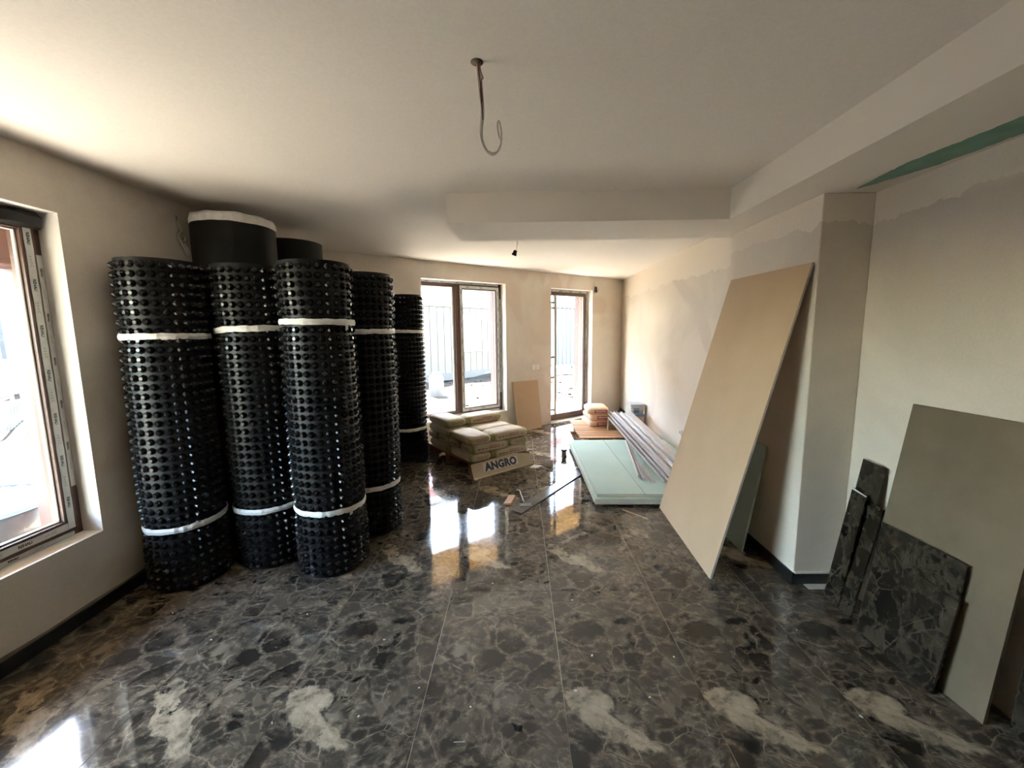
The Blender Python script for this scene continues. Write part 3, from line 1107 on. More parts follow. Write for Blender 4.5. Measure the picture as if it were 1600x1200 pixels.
z0 = .137
lay = ['bottom', 'second', 'third']
for k in range(3):
    z = z0 + k * .0965
    ln = lay[k]
    if k != 1:   # end-on pair on one side, crosswise bags on the other
        cement_bag(.133, .265, z, True, f'cement bag with its short end over the sign, {ln} layer of the stack')
        cement_bag(.133, .80, z, True, f'end-on cement bag behind the sign-side one, {ln} layer of the stack')
        for i, pos in enumerate(('along the sign edge', 'second row from the sign', 'third row from the sign', 'row by the window wall')):
            cement_bag(.535, .142 + .277 * i, z, False, f'cement bag lying crosswise, {pos}, {ln} layer')
    else:
        cement_bag(.665, .265, z, True, f'cement bag with its short end over the sign, {ln} layer of the stack')
        cement_bag(.665, .80, z, True, f'end-on cement bag behind the sign-side one, {ln} layer of the stack')
        for i, pos in enumerate(('along the sign edge', 'second row from the sign', 'third row from the sign', 'row by the window wall')):
            cement_bag(.258, .142 + .277 * i, z, False, f'cement bag lying crosswise, {pos}, {ln} layer')
zt = z0 + 3 * .0965
cement_bag(.14, .815, zt, True, 'end-on cement bag on the top layer, beside the lone membrane roll')
cement_bag(.545, .70, zt, False, 'crosswise cement bag on the top layer, below the double window')

# ANGRO board leaning on the pallet's front
sg = root('shipping_board', pal(0, -.06), 'cream printed board leaning on the pallet, lettered ANGRO', 'board', rotz=FA)
th = math.atan2(.05, .15)
sq = [(-.035, -.018, 0), (.79, -.018, 0), (.80, .028, .105), (.735, .040, .125), (.575, .052, .155), (-.03, .046, .135)]
link('panel', slab_me(sq, .006), M_SIGN, sg)
nrm = (Vector(sq[1]) - Vector(sq[0])).cross(Vector(sq[5]) - Vector(sq[0])).normalized()
upv = (Vector(sq[5]) - Vector(sq[0])).normalized()
cen = Vector((.35, -.018, 0)) + upv * .085 + nrm * .001
Ml = frame_mat(cen, (1, 0, 0), upv)
link('label_patch', box_me(-.24, .235, -.044, .05, 0, .0008), M_SIGNLIGHT, sg, matrix=Ml)
link('lettering', text_me('ANGRO', .115, .0065, space=1.06), M_NAVY, sg, matrix=Ml @ Matrix.Translation((.0, 0, .0012)))
link('flap', slab_me([(-.05, -.075, .003), (.02, -.062, .003), (.79, -.018, .001), (-.035, -.018, .004)], .003), M_SIGN, sg)

# ------------------------------------------------------------------ boards near the far wall
q = [far(-.115, 0, -.115), far(.385, 0, -.105), far(.372, .772, -.012), far(-.145, .782, -.012)]
tag(link('fibreboard', slab_me(q, .012), M_BEIGEBOARD), 'small beige board leaning on the wall between window and door', 'board')
bpy.context.view_layer.update()

# slatted pallet
sp = root('slatted_pallet', (.83, 5.56, 0), 'fresh pine slatted pallet near the terrace door', 'pallet')
ns = 11
for i in range(ns):
    y = 1.16 / ns * i
    link('slat', box_me(rng.uniform(-.006, .006), 1.10 + rng.uniform(-.006, .006), y, y + .076, .082, .100, .002), M_SLAT, sp)
for x in (.06, .52, .98):
    link('bearer', box_me(x, x + .07, .02, 1.14, 0, .082, .003), M_SLAT, sp)

# three orange and white bags
ob_me = [bag_me(.50, .33, .100, 11 + s) for s in range(3)]
for me in ob_me:
    me.materials.append(M_WHITEBAG)
    me.materials.append(M_ORANGEBAG)
    for p in me.polygons:
        c = p.center
        if p.normal.z > .5 or (p.normal.x < -.6) or abs(c.x) > .215:
            p.material_index = 1
for k, (dx, dy, rz, nm) in enumerate(((0, 0, .03, 'bottom'), (.012, .006, .0, 'middle'), (.0, -.01, -.12, 'topmost'))):
    b = root('mortar_bag', (1.205 + dx, 6.425 + dy, .1 + k * .098), f'orange and white mortar bag with red label, {nm} of three on the slats', 'mortar bag', 'mortar bags on the slatted pallet', rz + .10)
    # long axis runs from the label face backwards
    body = link('bag_body', ob_me[k], None, b, rotz=PI / 2)
    body['label'] = 'paper bag, orange on top and white on the label end'
    yy = -.258
    lb = link('label_print', box_me(-.095, .095, 0, .050, 0, .0008), M_RED, b, matrix=frame_mat((.035, yy - .001, .022), (1, 0, 0), (0, 0, 1)))
    link('lettering', text_me('VERSATEC', .036, .0006), M_WHITEPRINT, lb, matrix=Matrix.Translation((0, .025, .0014)))
    bm = bmesh.new()

# two square buckets by the wall


def bucket(x, y, z, body, lid, label, h=.165, wdt=.215):
    b = root('square_bucket', (x, y, z), label, 'bucket', 'lidded buckets on the slatted pallet', .05)

    def ring(hw, r, zz, bm, n=4):
        pts = []
        for cx, cy, a0 in ((hw - r, hw - r, 0), (-hw + r, hw - r, PI / 2), (-hw + r, -hw + r, PI), (hw - r, -hw + r, 1.5 * PI)):
            for i in range(n + 1):
                a = a0 + PI / 2 * i / n
                pts.append(bm.verts.new((cx + r * math.cos(a), cy + r * math.sin(a), zz)))
        return pts

    def loft(spec):
        bm = bmesh.new()
        rs = [ring(hw, .03, zz, bm) for hw, zz in spec]
        for a, c in zip(rs, rs[1:]):
            for i in range(len(a)):
                bm.faces.new((a[i], a[(i + 1) % len(a)], c[(i + 1) % len(a)], c[i]))
        bm.faces.new(rs[0][::-1]); bm.faces.new(rs[-1])
        return to_mesh(bm)
    hw = wdt / 2
    link('tub', loft(((hw * .86, 0), (hw * .97, h - .035), (hw * 1.02, h - .034), (hw * 1.02, h - .02))), body, b)
    ld = link('lid', loft(((hw * 1.06, h - .028), (hw * 1.06, h - .004), (hw * .98, h), (hw * .9, h - .004))), lid, b)
    link('label_print', box_me(-.06, .02, -hw * .95 - .003, -hw * .95 + .01, .03, .10), M_BLUE, b)
    link('handle', tube_me(smooth_path([(-hw * 1.05, -.02, h - .03), (-hw * 1.12, -.05, h * .62), (-hw * 1.0, -hw * 1.06, h * .5), (hw * .6, -hw * 1.08, h * .55), (hw * 1.06, -.05, h - .03)], 5), .003, 6), M_SOCKET, b)
    return b


bucket(1.825, 6.38, .1, M_BUCKET2, M_BLUE, 'cream bucket with a blue lid, standing on the slats')
bucket(1.82, 6.375, .266, M_BUCKET, simple('pale_blue_lid', (.42, .48, .54), (.46, .52, .57), 9, .4), 'grey bucket with a pale lid, stacked on the cream one')

# ------------------------------------------------------------------ stack of green drywall
for k, (x, y, L) in enumerate(((.78, 3.62, 1.10), (.78, 4.45, 1.10), (.80, 5.20, 1.10))):
    tag(link('timber_batten', box_me(x, x + L, y, y + .06, 0, .018, .002), M_BATTEN), ('timber batten under the front edge of the green boards', 'timber batten under the middle of the green boards', 'timber batten under the green boards, slatted pallet end')[k], 'batten', 'battens under the green boards')
zz = .018


def sheet(x0, x1, y0, y1, z, label, skew=0.0, t=.0125):
    bm = bmesh.new()
    add_box(bm, x0, x1, y0, y1, z, z + t)
    o = tag(link('drywall_sheet', to_mesh(bm), M_GREEN), label, 'drywall', 'green drywall sheets lying stacked')
    o.data.materials.append(M_GREENEDGE)
    for p in o.data.polygons:
        if abs(p.normal.z) < .5:
            p.material_index = 1
    return o


names = ['lowest', 'second lowest', 'third lowest', 'fourth lowest']
for k in range(4):
    dx = rng.uniform(-.004, .004)
    sheet(.668 + dx, 1.93 + dx, 3.535 + rng.uniform(-.004, .004), 5.44, zz, f'green drywall sheet lying flat, {names[k]} of the stack')
    zz += .0127
sheet(.700, 1.945, 3.583, 5.452, zz, 'green drywall sheet set back from the stack edge, under the cut ones'); zz += .0127
oa = sheet(.702, 1.128, 3.590, 5.455, zz, 'narrow cut green drywall strip on top of the stack')
ob_ = sheet(1.132, 1.945, 3.585, 5.455, zz, 'wide cut green drywall piece on top, under the metal profiles')
ZD = zz + .0125

# ------------------------------------------------------------------ metal profiles


def channel_me(L, w_=.06, h_=.027, t=.0012, lip=.006):
    pts = [(-w_ / 2 + lip, h_), (-w_ / 2, h_), (-w_ / 2, 0), (w_ / 2, 0), (w_ / 2, h_), (w_ / 2 - lip, h_),
           (w_ / 2 - lip, h_ - t), (w_ / 2 - t, h_ - t), (w_ / 2 - t, t), (-w_ / 2 + t, t), (-w_ / 2 + t, h_ - t), (-w_ / 2 + lip, h_ - t)]
    bm = bmesh.new()
    a = [bm.verts.new((0, x, z)) for x, z in pts]
    b = [bm.verts.new((L, x, z)) for x, z in pts]
    for i in range(len(pts)):
        j = (i + 1) % len(pts)
        bm.faces.new((a[i], a[j], b[j], b[i]))
    for ring in (a, b):   # end faces as wall strips
        for i, j, k, m in ((0, 1, 10, 11), (1, 2, 9, 10), (2, 3, 8, 9), (3, 4, 7, 8), (4, 5, 6, 7)):
            bm.faces.new((ring[i], ring[j], ring[k], ring[m]))
    return to_mesh(bm)


def profile(a, b, roll, label, group, w_=.06, h_=.027):
    a, b = Vector(a), Vector(b)
    d = b - a
    x = d.normalized()
    y = Vector((0, 0, 1)).cross(x).normalized()
    M = frame_mat(a, x, y) @ Matrix.Rotation(roll, 4, 'X')
    return tag(link('metal_profile', channel_me(d.length, w_, h_), M_STEEL, matrix=M), label, 'metal profile', group)


GP = 'long galvanised profiles bundled on the green boards'


def zbund(y):
    return .098 + (.255 - .098) * max(0, (y - 3.75)) / (6.05 - 3.75)


bx = root('timber_block', (1.5, 6.02, .1), 'timber block propping the metal profiles above the slats', 'timber block')
link('beam', box_me(-.19, .17, -.04, .04, 0, .075, .003), M_BATTEN, bx)
link('beam', box_me(-.185, .165, -.036, .036, .075, .148, .003), M_BATTEN, bx)
pn = 0
for lvl, xs in enumerate(((1.345, 1.413, 1.481, 1.549, 1.617), (1.375, 1.445, 1.515, 1.585), (1.40, 1.49))):
    for i, x in enumerate(xs):
        y0 = 3.70 + rng.uniform(0, .12) + .12 * i * (lvl > 0)
        y1 = 6.06 + rng.uniform(-.02, .16) + .04 * lvl
        x0 = x + .001 * rng.uniform(-1, 1) + .062
        x1 = x + .001 * rng.uniform(-1, 1) + .004
        up_ = rng.random() < .65
        dz = .0285 * lvl
        za, zb = zbund(y0) + dz + .004, zbund(y1) + dz + .004
        nth = ('first', 'second', 'third', 'fourth', 'fifth')[len(xs) - 1 - i]
        LP = f"long galvanised steel profile, {('lowest', 'middle', 'upper')[lvl]} layer of the bundle, {nth} from the side wall"
        if up_:
            profile((x0, y0, za), (x1, y1, zb), 0, LP, GP)
        else:
            profile((x0, y0, za + .027), (x1, y1, zb + .027), PI, LP, GP)
        pn += 1
# an L-shaped bright edge profile on top
profile((1.735, 3.92, .150), (1.662, 6.22, .335), PI, 'bright broad steel profile topping the bundle beside the wall', None, .075, .03)
GS = 'short profile offcuts leaning on the bundle'
for a, b, rl, lab in (((1.185, 3.972, ZD + .012), (1.296, 4.90, .215), .5, 'short pale steel offcut leaning on the bundle, its end beside the cut line'),
                      ((1.225, 3.900, ZD + .012), (1.306, 4.76, .17), .2, 'short steel offcut with an open end, leaning on the bundle'),
                      ((1.287, 3.85, ZD + .002), (1.300, 4.47, ZD + .006), 0, 'short steel offcut lying flat along the bundle')):
    profile(a, b, rl, lab, GS, .036, .022)

# ------------------------------------------------------------------ boards leaning on the pilaster and the side wall
q = [(1.193, 2.444, .001), (1.662, 2.424, 1.935), (1.664, 3.330, 1.944), (1.233, 3.505, .001)]
bl = link('wall_board', slab_me(q, .0125), M_BEIGEBOARD)
tag(bl, 'tall beige gypsum board leaning on the pilaster', 'board')
bl.data.materials.append(M_BOARDEDGE)
for p in bl.data.polygons:
    if p.index > 1:
        p.material_index = 1
stain = simple('pencil_smudge', (.40, .28, .17), None, rough=.9)
q0 = [Vector(p) for p in q]
nb = (q0[1] - q0[0]).cross(q0[3] - q0[0]).normalized()
for fx, fy, wd_, h_, nm in ((.50, .30, .035, .085, 'smudge'), (.52, .16, .025, .045, 'smudge')):
    c = q0[0] * (1 - fx) * (1 - fy) + q0[3] * fx * (1 - fy) + q0[1] * (1 - fx) * fy + q0[2] * fx * fy + nb * .0006
    ex, ey = (q0[3] - q0[0]).normalized(), (q0[1] - q0[0]).normalized()
    link(nm, slab_me([c - ex * wd_ * .3 - ey * h_ / 2, c - ex * wd_ * .8 + ey * h_ * .5, c + ex * wd_ * .25 + ey * h_ / 2, c + ex * wd_ * .55 - ey * h_ * .45], .0004), stain, bl)
q = [(1.560, 2.765, .001), (1.664, 2.735, .775), (1.664, 3.33, .785), (1.560, 3.36, .001)]
tag(link('drywall_offcut', slab_me(q, .0125), M_GREEN), 'green drywall offcut standing behind the tall beige board', 'drywall')

q = [(1.826, 1.478, .001), (1.942, 1.480, 1.195), (1.942, 2.035, 1.190), (1.790, 2.046, .001)]
tag(link('cement_board', slab_me(q, .014), M_SLAB), 'grey brown cement board leaning on the side wall', 'board')


def mtile(q, label, t=.009, name='marble_tile'):
    # own origin so that the print differs from piece to piece
    c = sum((Vector(p) for p in q), Vector()) / len(q)
    return tag(link(name, slab_me([Vector(p) - c for p in q], t), M_MARBLE2, loc=c), label, 'tile', 'marble offcuts leaning on the side wall')


mtile([(1.792, 1.635, .001), (1.856, 1.632, .578), (1.850, 2.028, .580), (1.778, 2.030, .001)], 'dark marble tile offcut leaning on the cement board, taller of two')
mtile([(1.760, 1.618, .001), (1.824, 1.616, .428), (1.822, 1.80, .440), (1.790, 2.012, .235), (1.752, 2.005, .001)], 'dark marble tile offcut with a cut corner, shorter of two')
mtile([(1.822, 2.145, .001), (1.938, 2.142, .825), (1.938, 2.285, .832), (1.812, 2.290, .001)], 'tall dark marble skirting strip leaning beside the pilaster', name='marble_strip')
chipped = mtile([(1.795, 2.185, .001), (1.890, 2.184, .655), (1.890, 2.280, .665), (1.785, 2.285, .001)], 'dark marble strip with a pale chipped top edge', name='marble_strip')
q = [Vector(p) - chipped.location for p in ((1.8885, 2.184, .646), (1.889, 2.184, .652), (1.889, 2.28, .666), (1.8885, 2.28, .656))]
link('edge_chip', slab_me(q, .003), M_CHIP, chipped)['label'] = 'pale broken top edge'
mtile([(1.790, 2.092, .001), (1.905, 2.090, .615), (1.905, 2.172, .620), (1.788, 2.172, .001)], 'shorter dark marble strip beside the cement board', name='marble_strip')
mtile([(1.900, .98, .001), (1.950, .98, .70), (1.950, 1.455, .70), (1.900, 1.455, .001)], 'added dark plate filling the black corner beside the cement board, away from the pilaster')  # added dark plate, put in only to blacken this lower corner
# ------------------------------------------------------------------ wires, sockets, lamp holders


def wire(name, pts, r, mat, parent, n=7):
    return link(name, tube_me(smooth_path(pts, n), r, 7), mat, parent)


cw = root('ceiling_cable', (-.137, 1.559, HC), 'bare lamp cable hanging in a hook from the ceiling', 'cable')
link('ceiling_hole', lathe_me([(.022, -.002), (.022, .001), (.012, .001)], 14), simple('broken_plaster', (.10, .08, .06), (.2, .16, .12), 20, .95), cw)
wire('cable', [(0, 0, .0), (.004, 0, -.07), (.012, .002, -.15), (.008, 0, -.235), (.022, .0, -.285), (.050, 0, -.305), (.074, .0, -.285), (.082, 0, -.24), (.075, 0, -.195), (.068, 0, -.205), (.071, 0, -.235), (.080, 0, -.262), (.066, .004, -.292), (.042, .005, -.297)], .0032, M_CABLE, cw)
wire('cable', [(.008, .003, 0), (.016, .004, -.08), (.020, .003, -.16), (.013, .003, -.24), (.028, .004, -.285), (.05, .004, -.298)], .003, M_CABLE, cw)
wire('wire', [(.002, -.004, 0), (.006, -.006, -.04), (.012, -.005, -.075), (.010, -.004, -.10), (.016, -.004, -.17)], .002, M_COPPER, cw)
wire('wire', [(.01, -.004, 0), (.012, -.006, -.03), (.021, -.006, -.055), (.015, -.005, -.065), (.018, -.004, -.13)], .0018, M_COPPER, cw)
wire('wire', [(.006, -.006, -.02), (.014, -.006, -.11), (.017, -.005, -.19)], .0018, M_DARKCABLE, cw)

lh = root('lamp_holder', (-.02, 4.107, HC), 'black lamp holder dangling from a short ceiling wire', 'lamp holder')
wire('wire', [(0, 0, 0), (.008, 0, -.05), (.012, 0, -.09), (.008, 0, -.13), (.002, 0, -.155)], .003, M_SOCKET, lh)
wire('wire', [(.012, 0, 0), (.018, 0, -.05), (.018, 0, -.09), (.010, 0, -.13)], .003, M_SOCKET, lh)
s_ = link('holder', lathe_me([(.008, 0), (.018, -.004), (.019, -.03), (.024, -.034), (.024, -.05), (.020, -.052)], 16), simple('black_bakelite', (.02, .018, .016), None, rough=.35), lh, (-.002, 0, -.155))
s_.rotation_euler = (.1, .35, 0)

ew = root('ceiling_wire', (1.186, 6.812, HC), 'thin bent wire end sticking out of the ceiling by the door', 'cable')
wire('wire', [(0, 0, 0), (-.03, 0, -.04), (-.035, 0, -.095), (-.01, 0, -.10), (.10, .0, -.085)], .003, M_CABLE, ew)
lw = root('wall_lamp_holder', far(1.735, 2.30, -.004), 'dark lamp holder hanging on the wall beside the door', 'lamp holder')
wire('wire', [(0, 0, .06), (0, -.02, .05), (.003, -.03, .02), (0, -.03, -.01)], .004, M_SOCKET, lw)
link('holder', lathe_me([(.010, .03), (.020, .02), (.024, -.03), (.030, -.04), (.028, -.07)], 14), simple('black_bakelite', (.02, .018, .016), None, rough=.35), lw, (0, -.034, .0))
link('wire_end', tube_me(smooth_path([(0, -.03, -.07), (-.02, -.03, -.10), (-.05, -.03, -.12)], 4), .005, 6), M_SOCKET, lw)

ww = root('wall_cable', (XL, 2.99, 2.36), 'coiled cable end poking from the wall above the rolls', 'cable')
wire('cable', [(0.000, 0.000, 0.000), (0.013, 0.006, -0.034), (0.020, 0.015, -0.067), (0.022, -0.015, -0.095), (0.022, -0.020, -0.123), (0.022, 0.010, -0.140), (0.022, 0.037, -0.123), (0.024, 0.025, -0.095), (0.024, -0.005, -0.112), (0.024, 0.000, -0.157), (0.022, 0.025, -0.196), (0.022, 0.053, -0.224), (0.022, 0.065, -0.207), (0.022, 0.053, -0.174), (0.022, 0.025, -0.146)], .0075, M_CABLE, ww)
wire('wire', [(0, 0, 0), (.008, -.004, .02), (.01, -.012, .035)], .002, M_DARKCABLE, ww)

# light switches on the far wall and a socket on the side wall
sw = root('light_switch', far(.335, .985, 0), 'double white light switch on the wall beside the terrace door', 'light switch', rotz=FA)
for x in (-.042, .042):
    fr = link('plate', box_me(x - .038, x + .038, -.011, 0, -.04, .04, .003), M_SOCKET, sw)
    link('rocker', box_me(x - .024, x + .024, -.015, -.011, -.026, .026, .002), M_SOCKET, fr)
wl = root('wall_wire', far(.455, .90, 0), 'loose wire stub bent out of the wall below the switch', 'cable', rotz=FA)
wire('wire', [(0, 0, 0), (.0, -.03, -.01), (.03, -.04, -.03), (.06, -.05, -.06), (.045, -.05, -.08)], .006, M_CABLE, wl)
so = root('wall_socket', (XR, 4.933, .319), 'white power socket low on the side wall', 'socket')
link('plate', box_me(-.012, 0, -.04, .04, -.04, .04, .003), M_SOCKET, so)
lathe = lathe_me([(.026, 0), (.026, .004), (.022, .004), (.020, -.006), (.004, -.006)], 16)
link('insert', lathe, M_SOCKET, so, matrix=frame_mat((-.012, 0, 0), (0, 1, 0), (0, 0, 1)) @ Matrix.Rotation(PI, 4, 'X'))

# ------------------------------------------------------------------ things on the floor
st = root('tile_strip', (.32, 3.93, 0), 'long narrow cut tile strip lying on the shiny floor', 'tile strip', rotz=math.atan2(1.0, .683))
link('strip', box_me(-.62, .62, -.052, .052, 0, .010, .001), M_STRIP, st)
link('strip_edge', box_me(-.622, .622, -.058, -.052, 0, .0105), M_FLAKE, st)
link('strip_edge', box_me(-.45, .622, .052, .056, 0, .0105), M_FLAKE, st)
link('strip_edge', box_me(-.628, -.622, -.056, .03, 0, .0105), M_FLAKE, st)
th_ = root('dark_wire', (.25, 4.02, 0), 'thin dark wire lying on the floor beyond the tile strip', 'wire')
link('strand', tube_me(smooth_path([(-.30, -.15, .003), (0, 0, .003), (.20, .16, .003), (.33, .26, .003)], 6), .003, 6), M_FLAKE, th_)


def bit(name, pts, h, mat, label, cat, group=None, z=0.0, tilt=0.0):
    c = sum((Vector((*p, 0)) for p in pts), Vector()) / len(pts)
    o = link(name, prism_me([(p[0] - c.x, p[1] - c.y) for p in pts], 0, h), mat, loc=(c.x, c.y, z + .0005))
    return tag(o, label, cat, group)


bit('wood_offcut', [(-.150, 3.560), (-.085, 3.572), (-.045, 3.762), (-.105, 3.768)], .018, M_WOODBIT, 'small bright wood offcut on the floor near the tile strip', 'wood offcut')
ws_ = root('plastic_strip', (-.003, 3.86, 0), 'curled white plastic strip on the floor', 'plastic strip')
link('strip', tube_me(smooth_path([(-.03, .06, .006), (0, .02, .012), (.012, -.06, .008), (.035, -.22, .005)], 5), .007, 6), M_CHIP, ws_)
bit('black_flake', [(.040, 3.72), (.085, 3.745), (.10, 3.76), (.05, 3.77)], .006, M_FLAKE, 'black angular flake beside the curled plastic strip', 'scrap')
tag(link('metal_clip', channel_me(.11, .035, .018), M_STEEL, matrix=frame_mat((-.005, 3.535, .002), (.95, .1, 0), (-.1, .95, 0))), 'small shiny metal clip near the tile strip end', 'metal clip')
bit('paper_scrap', [(.11, 4.60), (.20, 4.575), (.265, 4.665), (.17, 4.70)], .004, M_CHIP, 'white torn paper scrap on the floor near the ANGRO board', 'paper')
bxo = root('small_carton', (.345, 4.655, 0), 'small white opened carton on the floor near the green boards', 'carton', rotz=-.18)
for args in ((-.042, .042, -.03, -.028, 0, .062), (-.042, .042, .028, .03, 0, .062), (-.042, -.040, -.03, .03, 0, .062), (.040, .042, -.03, .03, 0, .062), (-.042, .042, -.03, .03, 0, .002)):
    link('side', box_me(*args), M_CHIP, bxo)
rl = root('cable_spool', (.555, 5.02, 0), 'small black cable spool standing on the floor by the green boards', 'spool')
link('flange', lathe_me([(.036, 0), (.036, .012), (.02, .012)], 20), M_FLAKE, rl)
link('core', lathe_me([(.031, .012), (.032, .045), (.031, .075)], 20), simple('spool_grey', (.36, .33, .29), None, rough=.5), rl)
link('flange', lathe_me([(.04, .075), (.042, .082), (.04, .09), (.02, .09)], 20), M_FLAKE, rl)
g = root('metal_bracket', (.69, 4.60, 0), 'small steel bracket on the floor touching the green boards', 'bracket')
link('plate', box_me(-.045, .0, -.02, .02, 0, .003), M_STEEL, g)
link('plate', box_me(-.003, 0, -.02, .02, 0, .045), M_STEEL, g)
sk = root('thin_stick', (.98, 3.37, 0), 'thin pale wooden stick on the floor in front of the green boards', 'stick', rotz=math.atan2(-.186, .166))
link('rod', box_me(-.125, .125, -.0045, .0045, 0, .006), M_WOODBIT, sk)
bk = root('hook_wire', (.665, 3.60, 0), 'short bent black hook at the corner of the green boards', 'hook')
link('hook', tube_me(smooth_path([(-.09, .07, .008), (-.03, .07, .010), (.0, .04, .009), (-.005, -.01, .007)], 5), .008, 6), M_FLAKE, bk)
# little off-cut of dimpled membrane near the viewer
ms = root('membrane_scrap', (-.019, 1.451, 0), 'tiny torn scrap of black dimpled membrane on the floor', 'scrap')
link('sheet', prism_me([(-.022, .022), (.004, .008), (.022, .010), (.020, -.016), (-.004, -.012)], .0005, .002), M_BLACK, ms)
knob = lathe_me([(.0022, 0), (.0018, .004), (.0012, .005)], 6)
for i in range(4):
    for j in range(3):
        link('knob', knob, M_BLACK, ms, (-.010 + .0085 * i, -.010 + .009 * j, .002))
cr = random.Random(11)
spots = [(894, 938), (925, 1025), (1053, 1027), (655, 1075), (735, 1105), (600, 1000), (480, 960), (330, 1000), (425, 1130), (1245, 985), (1345, 1120), (700, 890), (770, 912), (1015, 1090), (270, 958), (560, 1120), (900, 1080), (1118, 845)]


def on_floor(px, py):
    d = fw + rt2 * ((px - 800) / F_PX) - up2 * ((py - 600) / F_PX)
    t = -CAM.z / d.z
    return CAM + d * t


def crumb(p, s, name, mat, label, group):
    a0 = cr.uniform(0, 6)
    k = cr.randint(4, 6)
    pts = [(s * cr.uniform(.5, 1) * math.cos(a0 + 2 * PI * i / k), s * .55 * cr.uniform(.5, 1) * math.sin(a0 + 2 * PI * i / k)) for i in range(k)]
    ca, sa = math.cos(a0), math.sin(a0)
    pts = [(x * ca - y * sa, x * sa + y * ca) for x, y in pts]
    return tag(link(name, prism_me(pts, 0, s * .4), mat, loc=(p.x, p.y, .0004)), label, 'chip', group)


for px, py in spots:
    crumb(on_floor(px, py), cr.uniform(.006, .011), 'plaster_chip', M_CHIP, 'small white plaster chip lying loose on the marble floor', 'plaster chips on the floor')
nl = root('steel_nail', on_floor(717, 1160), 'small steel nail lying on the marble floor', 'nail', rotz=.05)
link('shank', tube_me([(-.02, 0, .002), (.02, 0, .002)], .0012, 6), M_STEEL, nl)
link('head', tube_me([(.02, 0, .003), (.0212, 0, .003)], .003, 8), M_STEEL, nl)

# ------------------------------------------------------------------ outdoors
GZ = -.16


def gheight(x, y):
    # distance beyond the far wall / the side wall
    df = (Vector((x, y, 0)) - FO).dot(FN)
    dl = XL - x
    d = max(df, dl)
    k = min(1, max(0, (d - 1.6) / 1.2))
    return GZ + k * (.16 * (noise.noise(Vector((x * .5, y * .5, 0)))) + .07 * noise.noise(Vector((x * 1.9, y * 1.9, 3))) + .05)


bm = bmesh.new()
N = 110
x0g, x1g, y0g, y1g = -26, 30, -14, 42
gv = [[bm.verts.new((x0g + (x1g - x0g) * i / N, y0g + (y1g - y0g) * j / N, 0)) for i in range(N + 1)] for j in range(N + 1)]
for rowv in gv:
    for v in rowv:
        v.co.z = gheight(v.co.x, v.co.y)
        inside = XL - .3 < v.co.x < XR + .4 and v.co.y > YB - .4 and (Vector((v.co.x, v.co.y, 0)) - FO).dot(FN) < .3
        if inside:
            v.co.z = GZ - .03
for j in range(N):
    for i in range(N):
        bm.faces.new((gv[j][i], gv[j][i + 1], gv[j + 1][i + 1], gv[j + 1][i]))
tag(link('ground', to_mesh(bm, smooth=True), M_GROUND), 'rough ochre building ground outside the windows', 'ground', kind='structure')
# terrace slab outside far wall
q = [far(UL - 2.2, -.03, .26), far(UR + 3.5, -.03, .26), far(UR + 3.5, -.04, 1.75), far(UL - 2.2, -.04, 1.75)]
tag(link('terrace', slab_me(q, .12), M_CONC), 'pale concrete terrace strip outside the door', 'terrace', kind='structure')
tag(link('bounce_path', box_me(XL - 1.95, XL - .26, -3.4, 3.9, -.16, -.06, .01), simple('bounce_paving', (.22, .20, .175), (.26, .238, .208), 2.5, .85, world=True)), 'added pale strip along the side window wall, bouncing light to the ceiling', 'bounce_path', kind='structure')  # added pale strip; bounces sunlight through the side window onto the ceiling
# canopy over the terrace, ochre underside
e1 = far(UL, 0, .26); e2 = far(UL, 0, 1.62)
XO = XL - 1.32
yo = (far(0, 0, 1.62) + FD * ((XO - far(0, 0, 1.62).x) / FD.x)).y
yi = (far(0, 0, .26) + FD * ((XL - .26 - far(0, 0, .26).x) / FD.x)).y
fr1, fr2 = far(UR + 3.5, 0, .26), far(UR + 3.5, 0, 1.62)
can = prism_me([(XO, -3.2), (XL - .26, -3.2), (XL - .26, yi), (fr1.x, fr1.y), (fr2.x, fr2.y), (XO, yo)], 2.56, 2.78)
tag(link('canopy_roof', can, M_SOFFITOUT), 'ochre canopy slab over the terrace', 'canopy', kind='structure')
# rubble: many small stones and clods, nobody could count them
bm = bmesh.new()
sr = random.Random(5)
ico = bmesh.new()
bmesh.ops.create_icosphere(ico, subdivisions=1, radius=1)
IV = [v.co.copy() for v in ico.verts]
IF = [tuple(x.index for x in f.verts) for f in ico.faces]
ico.free()
for i in range(2600):
    if i % 3:
        p = far(sr.uniform(-4.5, 8), 0, 1.8 + 7 * sr.random() ** 1.3)
    else:
        p = Vector((XL - 1.2 - 6 * sr.random(), sr.uniform(.5, 9), 0))
        if (p - FO).dot(FN) > -.5:
            continue
    if (p - Vector((-2.894, 13.6, 0))).dot(Vector((-math.sin(.874), math.cos(.874), 0))) > -.15:
        continue
    s = .012 + .05 * sr.random() ** 3
    z = gheight(p.x, p.y)
    sc = (s * sr.uniform(.6, 1.6), s * sr.uniform(.6, 1.4), s * sr.uniform(.4, .9))
    a = sr.uniform(0, 6)
    vs = []
    for v in IV:
        q_ = Vector((v.x * sc[0], v.y * sc[1], v.z * sc[2])) * sr.uniform(.85, 1.15)
        vs.append(bm.verts.new((p.x + q_.x * math.cos(a) - q_.y * math.sin(a), p.y + q_.x * math.sin(a) + q_.y * math.cos(a), z + q_.z)))
    for f in IF:
        bm.faces.new([vs[k] for k in f])
rub = NB('rubble_stones')
ri = rub.noise(rub.pos(), 3.0, 4)
M_RUB = rub.done(rub.ramp(ri, [(.35, (.012, .0064, .0036)), (.5, (.022, .0165, .0112)), (.65, (.038, .034, .028))]), .95, 0, .2)
tag(link('rubble', to_mesh(bm), M_RUB), 'scattered stones and clods on the building ground', 'rubble', kind='stuff')


